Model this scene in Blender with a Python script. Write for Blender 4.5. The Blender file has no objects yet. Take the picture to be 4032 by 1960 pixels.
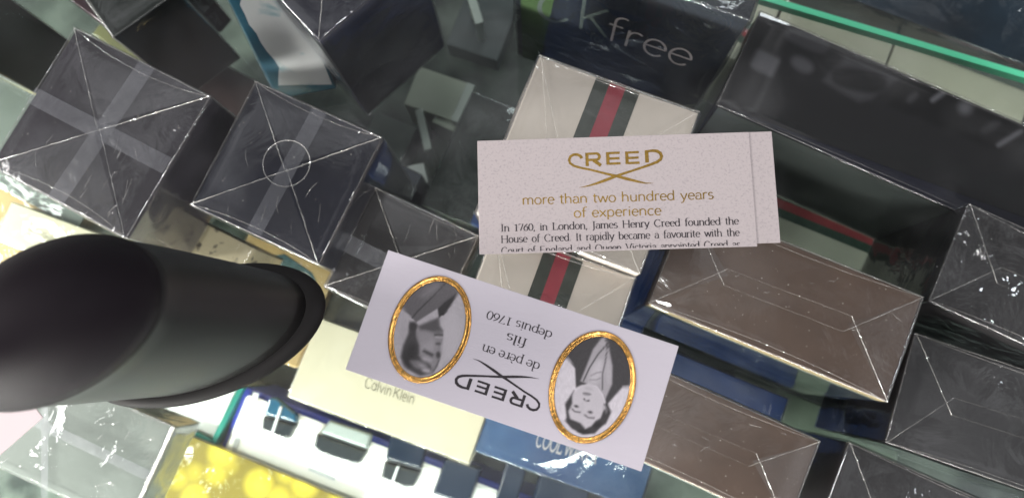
import bpy, bmesh, math, random
import numpy as np
from mathutils import Vector, Matrix, noise

SC = bpy.context.scene
COL = SC.collection
random.seed(11)

# ------------------------------------------------------------------ camera
H = 0.26                      # lens height above the glass counter top (z = 0)
FPX, CX, CY = 3000.0, 2016.0, 980.0
wz = Vector((-84, 460, 3000)).normalized()          # world up seen in camera axes
wx = (Vector((1, 0, 0)) - wz * wz.x).normalized()
wy = wz.cross(wx)
ROT = Matrix((wx, wy, wz))                          # camera axes -> world axes
cam_d = bpy.data.cameras.new('camera')
cam = bpy.data.objects.new('camera', cam_d)
COL.objects.link(cam)
M4 = ROT.to_4x4(); M4.translation = Vector((0, 0, H))
cam.matrix_world = M4
cam_d.sensor_fit = 'HORIZONTAL'
cam_d.sensor_width = 5.64
cam_d.lens = 5.64 * FPX / 4032.0
cam_d.clip_start = 0.005
cam_d.clip_end = 50
cam_d.dof.use_dof = True
cam_d.dof.focus_distance = 0.285
cam_d.dof.aperture_fstop = 1.95
SC.camera = cam

# ------------------------------------------------------------------ world and lamps
w = bpy.data.worlds.new('World'); SC.world = w; w.use_nodes = True
bg = w.node_tree.nodes['Background']
bg.inputs[0].default_value = (0.92, 0.90, 0.97, 1); bg.inputs[1].default_value = 0.74
wt = w.node_tree
wtc = wt.nodes.new('ShaderNodeTexCoord'); wn = wt.nodes.new('ShaderNodeTexNoise'); wr = wt.nodes.new('ShaderNodeValToRGB')
wn.inputs['Scale'].default_value = 5.0; wn.inputs['Detail'].default_value = 3; wn.inputs['Roughness'].default_value = 0.6
wr.color_ramp.elements[0].position = 0.44; wr.color_ramp.elements[0].color = (0.05, 0.048, 0.052, 1)
wr.color_ramp.elements[1].position = 0.72; wr.color_ramp.elements[1].color = (1.0, 0.97, 1.0, 1)
wt.links.new(wtc.outputs['Generated'], wn.inputs['Vector']); wt.links.new(wn.outputs['Fac'], wr.inputs[0]); wt.links.new(wr.outputs[0], bg.inputs[0])

def area(name, loc, target, sx, sy, power, col):
    l = bpy.data.lights.new(name, 'AREA'); l.shape = 'RECTANGLE'
    l.size = sx; l.size_y = sy; l.energy = power; l.color = col
    o = bpy.data.objects.new(name, l); COL.objects.link(o)
    o.location = loc
    d = Vector(target) - Vector(loc)
    o.rotation_euler = d.to_track_quat('-Z', 'Y').to_euler()
    return o
area('ceiling_lamp_front', (-1.70, 0.06, 1.10), (0, 0, -0.1), 0.6, 0.6, 29, (1.0, 0.95, 0.93))
area('ceiling_lamp_side', (1.75, -0.35, 1.5), (0, 0, -0.1), 0.25, 0.25, 9, (0.92, 0.95, 1.0))
area('ceiling_lamp_rear', (0.35, 1.7, 1.6), (0, 0, -0.1), 1.2, 0.2, 9, (0.94, 0.97, 1.0))
area('fill_overhead', (0.0, 0.0, 2.0), (0, 0, 0), 0.26, 0.18, 7.0, (1.0, 0.97, 0.96))  # fill added to light the gaps; its mirror image hides behind the portrait card
area('fill_far_front', (0.30, -1.75, 1.45), (0, 0, -0.1), 1.0, 0.2, 24, (1.0, 0.97, 0.95))  # unseen fill, added to brighten the fronts of the boxes
area('case_lamp_front', (-0.30, -0.40, -0.05), (-0.08, -0.04, -0.34), 0.40, 0.03, 13.0, (1.0, 0.97, 0.92))
area('case_fill_left', (-0.62, 0.02, -0.05), (-0.22, 0.02, -0.30), 0.03, 0.30, 6.0, (1.0, 0.97, 0.92))  # second strip, unseen, added to brighten the cream box at the left

# ------------------------------------------------------------------ render settings
SC.render.engine = 'CYCLES'
SC.cycles.use_denoising = True
try: SC.cycles.denoiser = 'OPENIMAGEDENOISE'
except Exception: pass
SC.cycles.transparent_max_bounces = 40
SC.cycles.max_bounces = 10
SC.cycles.glossy_bounces = 5
SC.cycles.diffuse_bounces = 3
SC.cycles.sample_clamp_indirect = 6
SC.cycles.caustics_reflective = False
SC.cycles.caustics_refractive = False
SC.view_settings.view_transform = 'Standard'
SC.view_settings.look = 'None'
SC.view_settings.exposure = 0.0
SC.view_settings.gamma = 1.0

# ------------------------------------------------------------------ helpers
def ray(px, py):
    return (ROT @ Vector(((px - CX) / FPX, -(py - CY) / FPX, -1.0))).normalized()
def at(px, py, z):
    d = ray(px, py); t = (z - H) / d.z
    return Vector((d.x * t, d.y * t, z))

def thing(name, label, cat, loc=(0, 0, 0), rz=0.0, group=None):
    o = bpy.data.objects.new(name, None); COL.objects.link(o)
    o.empty_display_size = 0.01
    o.location = loc; o.rotation_euler = (0, 0, rz)
    o['label'] = label; o['category'] = cat
    if group: o['group'] = group
    return o
def mesh_obj(name, me, mat, parent=None, smooth=False, label=None):
    o = bpy.data.objects.new(name, me); COL.objects.link(o)
    if mat is not None: me.materials.append(mat)
    if parent is not None: o.parent = parent
    if smooth:
        for p in me.polygons: p.use_smooth = True
    if label: o['label'] = label
    return o
def pydata(name, verts, faces, mat, parent=None, smooth=False, label=None):
    me = bpy.data.meshes.new(name); me.from_pydata([tuple(v) for v in verts], [], faces); me.update()
    return mesh_obj(name, me, mat, parent, smooth, label)
def bm_obj(name, bm, mat, parent=None, smooth=False, label=None):
    me = bpy.data.meshes.new(name); bm.to_mesh(me); bm.free()
    return mesh_obj(name, me, mat, parent, smooth, label)

def box_bm(x0, x1, y0, y1, z0, z1, bev=0.0, seg=2):
    bm = bmesh.new()
    bmesh.ops.create_cube(bm, size=1)
    for v in bm.verts:
        v.co = Vector((x0 + (v.co.x + .5) * (x1 - x0), y0 + (v.co.y + .5) * (y1 - y0), z0 + (v.co.z + .5) * (z1 - z0)))
    if bev > 0:
        bmesh.ops.bevel(bm, geom=list(bm.edges), offset=bev, segments=seg, profile=0.5, affect='EDGES')
    return bm
def box_part(name, x0, x1, y0, y1, z0, z1, mat, parent, bev=0.0, label=None):
    return bm_obj(name, box_bm(x0, x1, y0, y1, z0, z1, bev), mat, parent, False, label)

# ------------------------------------------------------------------ materials
MATS = {}
def new_mat(name):
    m = bpy.data.materials.new(name); m.use_nodes = True
    nt = m.node_tree
    for n in list(nt.nodes): nt.nodes.remove(n)
    out = nt.nodes.new('ShaderNodeOutputMaterial')
    return m, nt, out
def N(nt, kind, **kw):
    n = nt.nodes.new(kind)
    for k, v in kw.items(): setattr(n, k, v)
    return n
def plain(name, col, rough=0.5, spec=0.5, metal=0.0, var=0.0, vscale=40.0, bump=0.0, bscale=300.0, coat=0.0, col2=None, thr=None):
    if name in MATS: return MATS[name]
    m, nt, out = new_mat(name)
    b = N(nt, 'ShaderNodeBsdfPrincipled')
    b.inputs['Base Color'].default_value = (*col, 1)
    b.inputs['Roughness'].default_value = rough
    b.inputs['Specular IOR Level'].default_value = spec
    b.inputs['Metallic'].default_value = metal
    b.inputs['Coat Weight'].default_value = coat
    b.inputs['Coat Roughness'].default_value = 0.05
    nt.links.new(b.outputs[0], out.inputs[0])
    tc = N(nt, 'ShaderNodeTexCoord')
    if var > 0 or col2 is not None:
        no = N(nt, 'ShaderNodeTexNoise'); no.inputs['Scale'].default_value = vscale; no.inputs['Detail'].default_value = 6
        nt.links.new(tc.outputs['Object'], no.inputs['Vector'])
        rp = N(nt, 'ShaderNodeValToRGB')
        c2 = col2 if col2 is not None else tuple(c * (1 - var) for c in col)
        c1 = col if col2 is not None else tuple(min(1, c * (1 + var)) for c in col)
        lo, hi = thr if thr else (0.3, 0.7)
        rp.color_ramp.elements[0].position = lo; rp.color_ramp.elements[0].color = (*c2, 1)
        rp.color_ramp.elements[1].position = hi; rp.color_ramp.elements[1].color = (*c1, 1)
        nt.links.new(no.outputs['Fac'], rp.inputs[0]); nt.links.new(rp.outputs[0], b.inputs['Base Color'])
    if bump > 0:
        no = N(nt, 'ShaderNodeTexNoise'); no.inputs['Scale'].default_value = bscale; no.inputs['Detail'].default_value = 3
        nt.links.new(tc.outputs['Object'], no.inputs['Vector'])
        bp = N(nt, 'ShaderNodeBump'); bp.inputs['Distance'].default_value = bump; bp.inputs['Strength'].default_value = 1
        nt.links.new(no.outputs['Fac'], bp.inputs['Height']); nt.links.new(bp.outputs[0], b.inputs['Normal'])
    MATS[name] = m
    return m

def sheet(name, tint=0.96, f0=0.085, rough=0.05, haze=0.02, bump=0.0, bscale=70.0, hcol=(0.8, 0.8, 0.85), green=None, gain=0.95):
    """thin clear film or pane: mirror-like coat over a see-through sheet"""
    m, nt, out = new_mat(name)
    tr = N(nt, 'ShaderNodeBsdfTransparent'); tr.inputs[0].default_value = (*(green or (tint, tint, tint)), 1)
    gl = N(nt, 'ShaderNodeBsdfGlossy'); gl.inputs['Roughness'].default_value = rough; gl.inputs[0].default_value = (0.95, 0.96, 0.98, 1)
    df = N(nt, 'ShaderNodeBsdfDiffuse'); df.inputs[0].default_value = (*hcol, 1)
    lw = N(nt, 'ShaderNodeLayerWeight'); lw.inputs[0].default_value = 0.5
    pw = N(nt, 'ShaderNodeMath', operation='POWER'); pw.inputs[1].default_value = 4.0
    mu = N(nt, 'ShaderNodeMath', operation='MULTIPLY_ADD'); mu.inputs[1].default_value = gain - f0; mu.inputs[2].default_value = f0
    nt.links.new(lw.outputs['Facing'], pw.inputs[0]); nt.links.new(pw.outputs[0], mu.inputs[0])
    if bump > 0:
        tc = N(nt, 'ShaderNodeTexCoord')
        oi = N(nt, 'ShaderNodeObjectInfo')
        ad = N(nt, 'ShaderNodeVectorMath', operation='ADD')
        nt.links.new(tc.outputs['Object'], ad.inputs[0]); nt.links.new(oi.outputs['Location'], ad.inputs[1])
        n1 = N(nt, 'ShaderNodeTexNoise'); n1.inputs['Scale'].default_value = bscale; n1.inputs['Detail'].default_value = 4; n1.inputs['Distortion'].default_value = 1.2
        nt.links.new(ad.outputs[0], n1.inputs['Vector'])
        bp = N(nt, 'ShaderNodeBump'); bp.inputs['Distance'].default_value = bump
        n3 = N(nt, 'ShaderNodeTexNoise'); n3.inputs['Scale'].default_value = bscale * .35
        nt.links.new(ad.outputs[0], n3.inputs['Vector'])
        mr = N(nt, 'ShaderNodeMapRange'); mr.inputs[1].default_value = .47; mr.inputs[2].default_value = .70; mr.inputs[3].default_value = .12; mr.inputs[4].default_value = 1.6
        nt.links.new(n3.outputs['Fac'], mr.inputs[0])
        mm = N(nt, 'ShaderNodeMath', operation='MULTIPLY')
        nt.links.new(n1.outputs['Fac'], mm.inputs[0]); nt.links.new(mr.outputs[0], mm.inputs[1])
        nt.links.new(mm.outputs[0], bp.inputs['Height'])
        nt.links.new(bp.outputs[0], gl.inputs['Normal']); nt.links.new(bp.outputs[0], lw.inputs['Normal'])
    m1 = N(nt, 'ShaderNodeMixShader'); m1.inputs[0].default_value = haze
    nt.links.new(tr.outputs[0], m1.inputs[1]); nt.links.new(df.outputs[0], m1.inputs[2])
    m2 = N(nt, 'ShaderNodeMixShader')
    nt.links.new(mu.outputs[0], m2.inputs[0]); nt.links.new(m1.outputs[0], m2.inputs[1]); nt.links.new(gl.outputs[0], m2.inputs[2])
    nt.links.new(m2.outputs[0], out.inputs[0])
    MATS[name] = m
    return m

FILM = sheet('cellophane', haze=0.005, bump=0.0008, bscale=32, rough=0.05)
FILM2 = sheet('cellophane_crumpled', haze=0.006, bump=0.0018, bscale=48, rough=0.06)
FILM3 = sheet('cellophane_tight', haze=0.005, bump=0.0002, bscale=40, rough=0.06, gain=.5)
FLAP = sheet('cellophane_fold', haze=0.010, bump=0.0010, bscale=30, rough=0.10, f0=0.09)
TAPE = sheet('tear_tape', haze=0.055, bump=0.0004, bscale=120, rough=0.25, f0=0.07, hcol=(0.75, 0.76, 0.88))
CREASE = sheet('crease', haze=0.30, bump=0.001, bscale=700, rough=0.12, f0=0.14, hcol=(0.93, 0.90, 0.86))
CREASE_THIN = sheet('crease_faint', haze=0.14, bump=0.001, bscale=700, rough=0.12, f0=0.10, hcol=(0.93, 0.88, 0.84))
GLASS = sheet('counter_glass', f0=0.018, rough=0.0, haze=0.0, green=(0.985, 0.992, 0.988), gain=0.8)
SHELFG = sheet('shelf_glass', f0=0.035, rough=0.01, haze=0.004, green=(0.95, 0.975, 0.962), gain=0.8)
EDGEG = plain('green_glass_edge', (0.16, 0.90, 0.52), 0.3, 0.5)
EDGED = plain('teal_glass_edge', (0.02, 0.16, 0.13), 0.15, 0.6)

BLACKP = plain('carton_aubergine_black', (0.022, 0.019, 0.026), 0.38, 0.4, var=0.25, vscale=60)
BLACKB = plain('carton_navy_black', (0.012, 0.013, 0.023), 0.34, 0.4, var=0.2, vscale=40)
BLACKC = plain('carton_charcoal', (0.024, 0.022, 0.023), 0.40, 0.4, var=0.25, vscale=50)
BLACKG = plain('carton_black_green', (0.010, 0.014, 0.012), 0.35, 0.4, var=0.3, vscale=30)
BROWN = plain('carton_brown', (0.108, 0.064, 0.043), 0.36, 0.9, var=0.12, vscale=70)
BEIGE = plain('carton_beige', (0.53, 0.475, 0.42), 0.5, 0.3, var=0.03, vscale=120)
CREAMG = plain('carton_pale_cream', (0.74, 0.74, 0.58), 0.5, 0.3, var=0.04)
STRG = plain('stripe_green', (0.035, 0.042, 0.034), 0.5, 0.3, var=0.2, vscale=200)
STRR = plain('stripe_red', (0.25, 0.030, 0.045), 0.5, 0.3, var=0.1, vscale=200)
CREAM = plain('carton_cream', (0.88, 0.80, 0.60), 0.45, 0.35, var=0.04, vscale=30)
TAN = plain('carton_tan', (0.56, 0.39, 0.17), 0.5, 0.35, var=0.10, vscale=40)
TEALP = plain('print_teal', (0.07, 0.14, 0.15), 0.5, 0.3, var=0.4, vscale=150)
PALEP = plain('print_pale_grey', (0.50, 0.52, 0.48), 0.5, 0.3)
DARKP = plain('print_dark_grey', (0.05, 0.05, 0.05), 0.5, 0.3)
INK = plain('ink_black', (0.035, 0.03, 0.035), 0.6, 0.2)
INKS = plain('ink_grey', (0.06, 0.055, 0.04), 0.6, 0.2)
SILVER = plain('ink_silver', (0.62, 0.57, 0.57), 0.4, 0.5, metal=0.3)
BLUEB = plain('carton_blue', (0.018, 0.055, 0.22), 0.35, 0.5, var=0.15)
BLUEM = plain('carton_blue_foil', (0.08, 0.16, 0.32), 0.28, 0.5, metal=0.9, col2=(0.03, 0.07, 0.18), vscale=20, bump=0.0001, bscale=1500)
WHITE = plain('carton_white', (0.82, 0.83, 0.82), 0.4, 0.4, var=0.02)
BLUEF = plain('carton_cobalt_rim', (0.03, 0.05, 0.36), 0.35, 0.5)
TEALB = plain('carton_teal', (0.03, 0.19, 0.27), 0.3, 0.5, col2=(0.02, 0.10, 0.17), vscale=14)
GREYG = plain('carton_grey_green', (0.17, 0.20, 0.18), 0.4, 0.5, var=0.15, vscale=15)
OLIVE = plain('carton_olive', (0.22, 0.21, 0.08), 0.5, 0.4, var=0.1)
MAROON = plain('carton_maroon', (0.085, 0.035, 0.045), 0.4, 0.5, col2=(0.03, 0.022, 0.03), vscale=25)
KHAKI = plain('carton_khaki_speckled', (0.40, 0.36, 0.23), 0.45, 0.5, col2=(0.07, 0.06, 0.045), vscale=130, thr=(0.34, 0.43))
STEEL = plain('bracket_metal', (0.42, 0.46, 0.43), 0.35, 0.5, metal=0.5)
FLOORM = plain('case_floor', (0.13, 0.155, 0.135), 0.25, 0.5, col2=(0.014, 0.020, 0.018), vscale=14, thr=(0.4, 0.62))
BOTTLE = plain('bottle_black_satin', (0.010, 0.009, 0.009), 0.42, 0.42)
CAPM = plain('cap_black_soft', (0.013, 0.010, 0.013), 0.62, 0.10)
NAVYG = plain('flask_navy', (0.007, 0.015, 0.032), 0.2, 0.4, coat=0.1)
BLUEG = plain('flask_blue', (0.012, 0.07, 0.13), 0.2, 0.4, coat=0.1)
DARKG = plain('flask_dark', (0.022, 0.027, 0.032), 0.3, 0.4, coat=0.1)
GREYP = plain('print_light_grey', (0.52, 0.56, 0.60), 0.5, 0.3)
GOLDF = plain('gold_foil', (0.56, 0.35, 0.08), 0.20, 0.5, metal=0.9, bump=0.00001, bscale=900, var=0.25, vscale=900)
GOLDR = plain('gold_ring', (0.62, 0.34, 0.10), 0.22, 0.5, metal=1.0, bump=0.00016, bscale=1500, var=0.35, vscale=700)
DUST = plain('dust', (0.8, 0.75, 0.68), 0.7, 0.2)

def card_mat(name, col, flecks):
    m, nt, out = new_mat(name)
    b = N(nt, 'ShaderNodeBsdfPrincipled'); b.inputs['Roughness'].default_value = 0.55; b.inputs['Specular IOR Level'].default_value = 0.25
    tc = N(nt, 'ShaderNodeTexCoord')
    no = N(nt, 'ShaderNodeTexNoise'); no.inputs['Scale'].default_value = 1300 if flecks else 60
    no.inputs['Detail'].default_value = 5 if flecks else 2; no.inputs['Roughness'].default_value = 0.75
    nt.links.new(tc.outputs['Object'], no.inputs['Vector'])
    rp = N(nt, 'ShaderNodeValToRGB')
    if flecks:
        rp.color_ramp.elements[0].position = 0.27; rp.color_ramp.elements[0].color = (col[0] * .62, col[1] * .62, col[2] * .65, 1)
        rp.color_ramp.elements[1].position = 0.48; rp.color_ramp.elements[1].color = (*col, 1)
    else:
        rp.color_ramp.elements[0].position = 0.2; rp.color_ramp.elements[0].color = (*(c * .97 for c in col), 1)
        rp.color_ramp.elements[1].position = 0.8; rp.color_ramp.elements[1].color = (*col, 1)
    nt.links.new(no.outputs['Fac'], rp.inputs[0]); nt.links.new(rp.outputs[0], b.inputs['Base Color'])
    mp = N(nt, 'ShaderNodeMapping'); mp.inputs['Scale'].default_value = (0.25, 1, 1)
    n2 = N(nt, 'ShaderNodeTexNoise'); n2.inputs['Scale'].default_value = 900
    nt.links.new(tc.outputs['Object'], mp.inputs[0]); nt.links.new(mp.outputs[0], n2.inputs['Vector'])
    bp = N(nt, 'ShaderNodeBump'); bp.inputs['Distance'].default_value = 0.00006 if flecks else 0.00012
    nt.links.new(n2.outputs['Fac'], bp.inputs['Height']); nt.links.new(bp.outputs[0], b.inputs['Normal'])
    nt.links.new(b.outputs[0], out.inputs[0])
    return m
CARDA = card_mat('card_flecked', (0.46, 0.41, 0.412), True)
CARDB = card_mat('card_linen', (0.56, 0.525, 0.585), False)

def glare_mat():
    m, nt, out = new_mat('painted_white_glare')
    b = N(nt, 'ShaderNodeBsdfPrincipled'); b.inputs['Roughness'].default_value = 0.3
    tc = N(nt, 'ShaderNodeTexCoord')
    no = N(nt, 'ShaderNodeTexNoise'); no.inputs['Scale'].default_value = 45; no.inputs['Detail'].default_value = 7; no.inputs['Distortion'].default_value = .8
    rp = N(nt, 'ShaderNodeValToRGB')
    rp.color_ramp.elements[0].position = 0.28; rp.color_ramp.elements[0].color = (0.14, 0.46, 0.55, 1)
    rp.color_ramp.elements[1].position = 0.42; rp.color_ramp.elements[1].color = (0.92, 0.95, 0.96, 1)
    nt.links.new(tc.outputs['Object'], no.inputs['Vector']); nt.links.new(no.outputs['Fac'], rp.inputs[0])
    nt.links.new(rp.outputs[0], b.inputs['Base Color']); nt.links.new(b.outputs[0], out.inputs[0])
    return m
GLARE = glare_mat()
def honey_mat():
    m, nt, out = new_mat('carton_yellow_foil')
    b = N(nt, 'ShaderNodeBsdfPrincipled'); b.inputs['Roughness'].default_value = 0.35; b.inputs['Metallic'].default_value = 0.15
    tc = N(nt, 'ShaderNodeTexCoord')
    vo = N(nt, 'ShaderNodeTexVoronoi'); vo.inputs['Scale'].default_value = 44; vo.inputs['Randomness'].default_value = 0.9
    rp = N(nt, 'ShaderNodeValToRGB')
    rp.color_ramp.elements[0].position = 0.10; rp.color_ramp.elements[0].color = (0.80, 0.66, 0.05, 1)
    rp.color_ramp.elements[1].position = 0.58; rp.color_ramp.elements[1].color = (0.20, 0.155, 0.02, 1)
    nt.links.new(tc.outputs['Object'], vo.inputs['Vector']); nt.links.new(vo.outputs['Distance'], rp.inputs[0])
    nt.links.new(rp.outputs[0], b.inputs['Base Color']); nt.links.new(b.outputs[0], out.inputs[0])
    return m
YELLOW = honey_mat()

# ------------------------------------------------------------------ lettering: pen strokes
def arc(cx, cy, rx, ry, a0, a1, n=14):
    return [(cx + rx * math.cos(math.radians(a0 + (a1 - a0) * i / n)), cy + ry * math.sin(math.radians(a0 + (a1 - a0) * i / n))) for i in range(n + 1)]
CAP, ASC, DSC = 1.45, 1.55, -0.45
G = {
 'a': (.86, [[(.14, .80)] + arc(.42, .66, .28, .34, 130, 0) + [(.70, .12), (.84, .0)], arc(.40, .29, .30, .29, 75, 290) + [(.70, .16)]], []),
 'A': (.98, [arc(.45, .5, .38, .5, 0, 360, 24), [(.83, 1.0), (.83, 0)]], []),          # single-storey a
 'b': (.95, [[(.16, ASC), (.16, 0)], arc(.48, .5, .36, .5, 150, -150, 20)], [(.10, ASC, .1)]),
 'c': (.82, [arc(.46, .5, .36, .5, 45, 315, 20)], []),
 'd': (.98, [[(.80, ASC), (.80, 0)], arc(.46, .5, .36, .5, 30, 330, 20)], [(.72, ASC, .1), (.86, 0, .08)]),
 'e': (.86, [[(.10, .54), (.79, .54)] + arc(.45, .5, .35, .5, 5, 318, 22)], []),
 'f': (.58, [[(.24, 0), (.24, 1.2)] + arc(.50, 1.2, .26, .36, 180, 60, 8), [(.06, 1.0), (.52, 1.0)]], [(.24, 0, .18)]),
 'g': (.95, [arc(.45, .52, .35, .48, 0, 360, 22), [(.80, 1.0), (.80, -.1)] + arc(.45, -.1, .35, .34, 0, -150, 10)], []),
 'h': (.98, [[(.16, ASC), (.16, 0)], [(.16, .6)] + arc(.48, .62, .31, .38, 170, 0, 10) + [(.79, 0)]], [(.09, ASC, .1), (.16, 0, .16), (.80, 0, .16)]),
 'i': (.42, [[(.20, 1.0), (.20, 0)], [(.20, 1.40), (.20, 1.27)]], [(.14, 1.0, .1), (.21, 0, .16)]),
 'I1': (.42, [[(.20, 1.0), (.20, 0)]], []),
 'k': (.90, [[(.16, ASC), (.16, 0)], [(.74, 1.0), (.18, .45)], [(.34, .60), (.82, 0)]], [(.10, ASC, .1), (.16, 0, .15)]),
 'l': (.42, [[(.20, ASC), (.20, 0)]], [(.13, ASC, .1), (.21, 0, .16)]),
 'm': (1.46, [[(.16, 1.0), (.16, 0)], [(.16, .62)] + arc(.44, .62, .28, .38, 170, 0, 10) + [(.72, 0)], [(.72, .62)] + arc(1.00, .62, .28, .38, 170, 0, 10) + [(1.28, 0)]], [(.10, 1.0, .1), (.16, 0, .14), (.72, 0, .14), (1.28, 0, .14)]),
 'n': (.98, [[(.16, 1.0), (.16, 0)], [(.16, .6)] + arc(.48, .62, .31, .38, 170, 0, 10) + [(.79, 0)]], [(.10, 1.0, .1), (.16, 0, .16), (.80, 0, .16)]),
 'o': (.94, [arc(.46, .5, .37, .5, 0, 360, 26)], []),
 'p': (.98, [[(.16, 1.0), (.16, DSC)], arc(.48, .5, .36, .5, 150, -150, 20)], [(.10, 1.0, .1), (.16, DSC, .16)]),
 'r': (.64, [[(.16, 1.0), (.16, 0)], [(.16, .60)] + arc(.44, .64, .27, .36, 165, 55, 8)], [(.10, 1.0, .1), (.18, 0, .18)]),
 's': (.74, [arc(.38, .74, .25, .26, 35, 235, 10) + arc(.36, .26, .28, .27, 60, -150, 12)], []),
 't': (.56, [[(.24, 1.32), (.24, .22)] + arc(.42, .22, .18, .22, 180, 290, 6), [(.04, 1.0), (.50, 1.0)]], []),
 'u': (.98, [[(.16, 1.0), (.16, .38)] + arc(.46, .38, .30, .38, 180, 340, 10), [(.80, 1.0), (.80, 0)]], [(.10, 1.0, .1), (.74, 1.0, .1), (.86, 0, .08)]),
 'v': (.90, [[(.08, 1.0), (.45, 0)], [(.45, 0), (.82, 1.0)]], [(.08, 1.0, .14), (.82, 1.0, .12)]),
 'w': (1.30, [[(.06, 1.0), (.36, 0)], [(.36, 0), (.65, .96)], [(.65, .96), (.94, 0)], [(.94, 0), (1.24, 1.0)]], [(.06, 1.0, .13), (1.24, 1.0, .11)]),
 'x': (.88, [[(.08, 1.0), (.80, 0)], [(.80, 1.0), (.08, 0)]], []),
 'y': (.90, [[(.08, 1.0), (.46, 0)], [(.82, 1.0), (.40, -.2), (.28, -.40), (.08, -.42)]], [(.08, 1.0, .14), (.82, 1.0, .12)]),
 'C': (1.30, [arc(.70, .725, .58, .74, 42, 318, 24)], []),
 'E': (1.15, [[(.2, CAP), (.2, 0)], [(.06, CAP), (1.0, CAP)], [(.2, .76), (.8, .76)], [(.06, 0), (1.04, 0)]], []),
 'H': (1.42, [[(.22, CAP), (.22, 0)], [(1.20, CAP), (1.20, 0)], [(.22, .74), (1.20, .74)]], [(.22, CAP, .18), (.22, 0, .18), (1.20, CAP, .18), (1.20, 0, .18)]),
 'I': (.62, [[(.30, CAP), (.30, 0)]], [(.30, CAP, .2), (.30, 0, .2)]),
 'J': (.62, [[(.34, CAP), (.34, -.1), (.26, -.32), (.06, -.38)]], [(.34, CAP, .2)]),
 'K': (1.20, [[(.16, CAP), (.16, 0)], [(1.0, CAP), (.2, .60)], [(.42, .80), (1.10, 0)]], []),
 'L': (1.10, [[(.24, CAP), (.24, 0)], [(.06, 0), (1.0, 0), (1.04, .28)]], [(.24, CAP, .2)]),
 'Q': (1.48, [arc(.72, .725, .60, .74, 0, 360, 28), [(.70, .10), (1.30, -.36)]], []),
 'V': (1.26, [[(.08, CAP), (.62, 0)], [(.62, 0), (1.16, CAP)]], [(.08, CAP, .17), (1.16, CAP, .14)]),
 'W': (1.8, [[(.08, CAP), (.50, 0)], [(.50, 0), (.90, 1.3)], [(.90, 1.3), (1.30, 0)], [(1.30, 0), (1.7, CAP)]], []),
 'O': (1.44, [arc(.72, .725, .60, .74, 0, 360, 28)], []),
 'T': (1.1, [[(.55, CAP), (.55, 0)], [(.04, CAP), (1.06, CAP)]], []),
 'R': (1.1, [[(.2, CAP), (.2, 0)], [(.2, CAP), (.6, CAP)] + arc(.6, 1.09, .34, .36, 90, -90, 10) + [(.2, .73)], [(.55, .73), (1.0, 0)]], []),
 'AA': (1.3, [[(.06, 0), (.64, CAP)], [(.64, CAP), (1.22, 0)], [(.28, .5), (1.0, .5)]], []),
 '1': (.80, [[(.18, 1.16), (.42, 1.38), (.42, 0)]], [(.42, 0, .22)]),
 '7': (.86, [[(.08, 1.2), (.08, 1.38), (.80, 1.38), (.36, 0)]], []),
 '6': (.88, [[(.72, 1.36), (.34, 1.02), (.12, .62)] + arc(.45, .44, .34, .44, 165, -195, 24)], []),
 '0': (.90, [arc(.45, .69, .36, .70, 0, 360, 28)], []),
 ',': (.36, [[(.18, .10), (.18, .0), (.08, -.24)]], []),
 '.': (.36, [[(.16, .12), (.16, .0)]], []),
}
G['\u00e8'] = (G['e'][0], G['e'][1] + [[(.26, 1.42), (.50, 1.18)]], [])

def stroke_quads(pts, wid):
    """wid(dx,dy,i) -> full pen width; returns a strip (left/right point lists)"""
    n = len(pts); L = []; R = []
    for i in range(n):
        a = pts[max(0, i - 1)]; b = pts[min(n - 1, i + 1)]
        dx, dy = b[0] - a[0], b[1] - a[1]
        l = math.hypot(dx, dy) or 1
        dx, dy = dx / l, dy / l
        h = wid(dx, dy, i) / 2
        L.append((pts[i][0] - dy * h, pts[i][1] + dx * h)); R.append((pts[i][0] + dy * h, pts[i][1] - dx * h))
    return L, R

def layout(text, thick, thin, serif, alt=None, space=.55, track=.0, width=None):
    """strips in x-height units; width justifies by stretching the word spaces"""
    words = text.split(' ')
    def adv(ch):
        return G[(alt or {}).get(ch, ch)][0] + track
    tot = sum(sum(adv(c) for c in wd) for wd in words)
    sp = space if width is None or len(words) < 2 else (width - tot) / (len(words) - 1)
    x = 0; out = []
    for wd in words:
        for ch in wd:
            g = G[(alt or {}).get(ch, ch)]
            for st in g[1]:
                p = [(x + a, b) for a, b in st]
                out.append(stroke_quads(p, lambda dx, dy, i: thin + (thick - thin) * abs(dy) ** 1.3))
            if serif:
                for sx, sy, hw in g[2]:
                    out.append(stroke_quads([(x + sx - hw, sy), (x + sx + hw, sy)], lambda dx, dy, i: thin * 1.1))
            x += adv(ch)
        x += sp
    return out, x - sp

def strips_obj(name, strips, fn, mat, parent, label=None, step=4e-6, clip=None):
    bm = bmesh.new(); z = 0.0
    for L, R in strips:
        z += step
        vl = [bm.verts.new(fn(p[0], p[1], z)) for p in L]; vr = [bm.verts.new(fn(p[0], p[1], z)) for p in R]
        for i in range(len(vl) - 1):
            try: bm.faces.new((vl[i], vr[i], vr[i + 1], vl[i + 1]))
            except ValueError: pass
        if z > 3.5e-5: z = 0.0
    if clip is not None:
        bmesh.ops.bisect_plane(bm, geom=list(bm.verts) + list(bm.edges) + list(bm.faces), plane_co=clip[0], plane_no=clip[1], clear_outer=True)
    bmesh.ops.recalc_face_normals(bm, faces=list(bm.faces))
    for f in bm.faces:
        if f.normal.dot(fn.up) < 0: f.normal_flip()
    return bm_obj(name, bm, mat, parent, False, label)
class Flat:
    """maps 2-D lettering to a local plane: origin, x axis, y axis, normal"""
    def __init__(s, o, ex, ey, up): s.o, s.ex, s.ey, s.up = Vector(o), Vector(ex), Vector(ey), Vector(up)
    def __call__(s, x, y, z): return s.o + s.ex * x + s.ey * y + s.up * z

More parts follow.
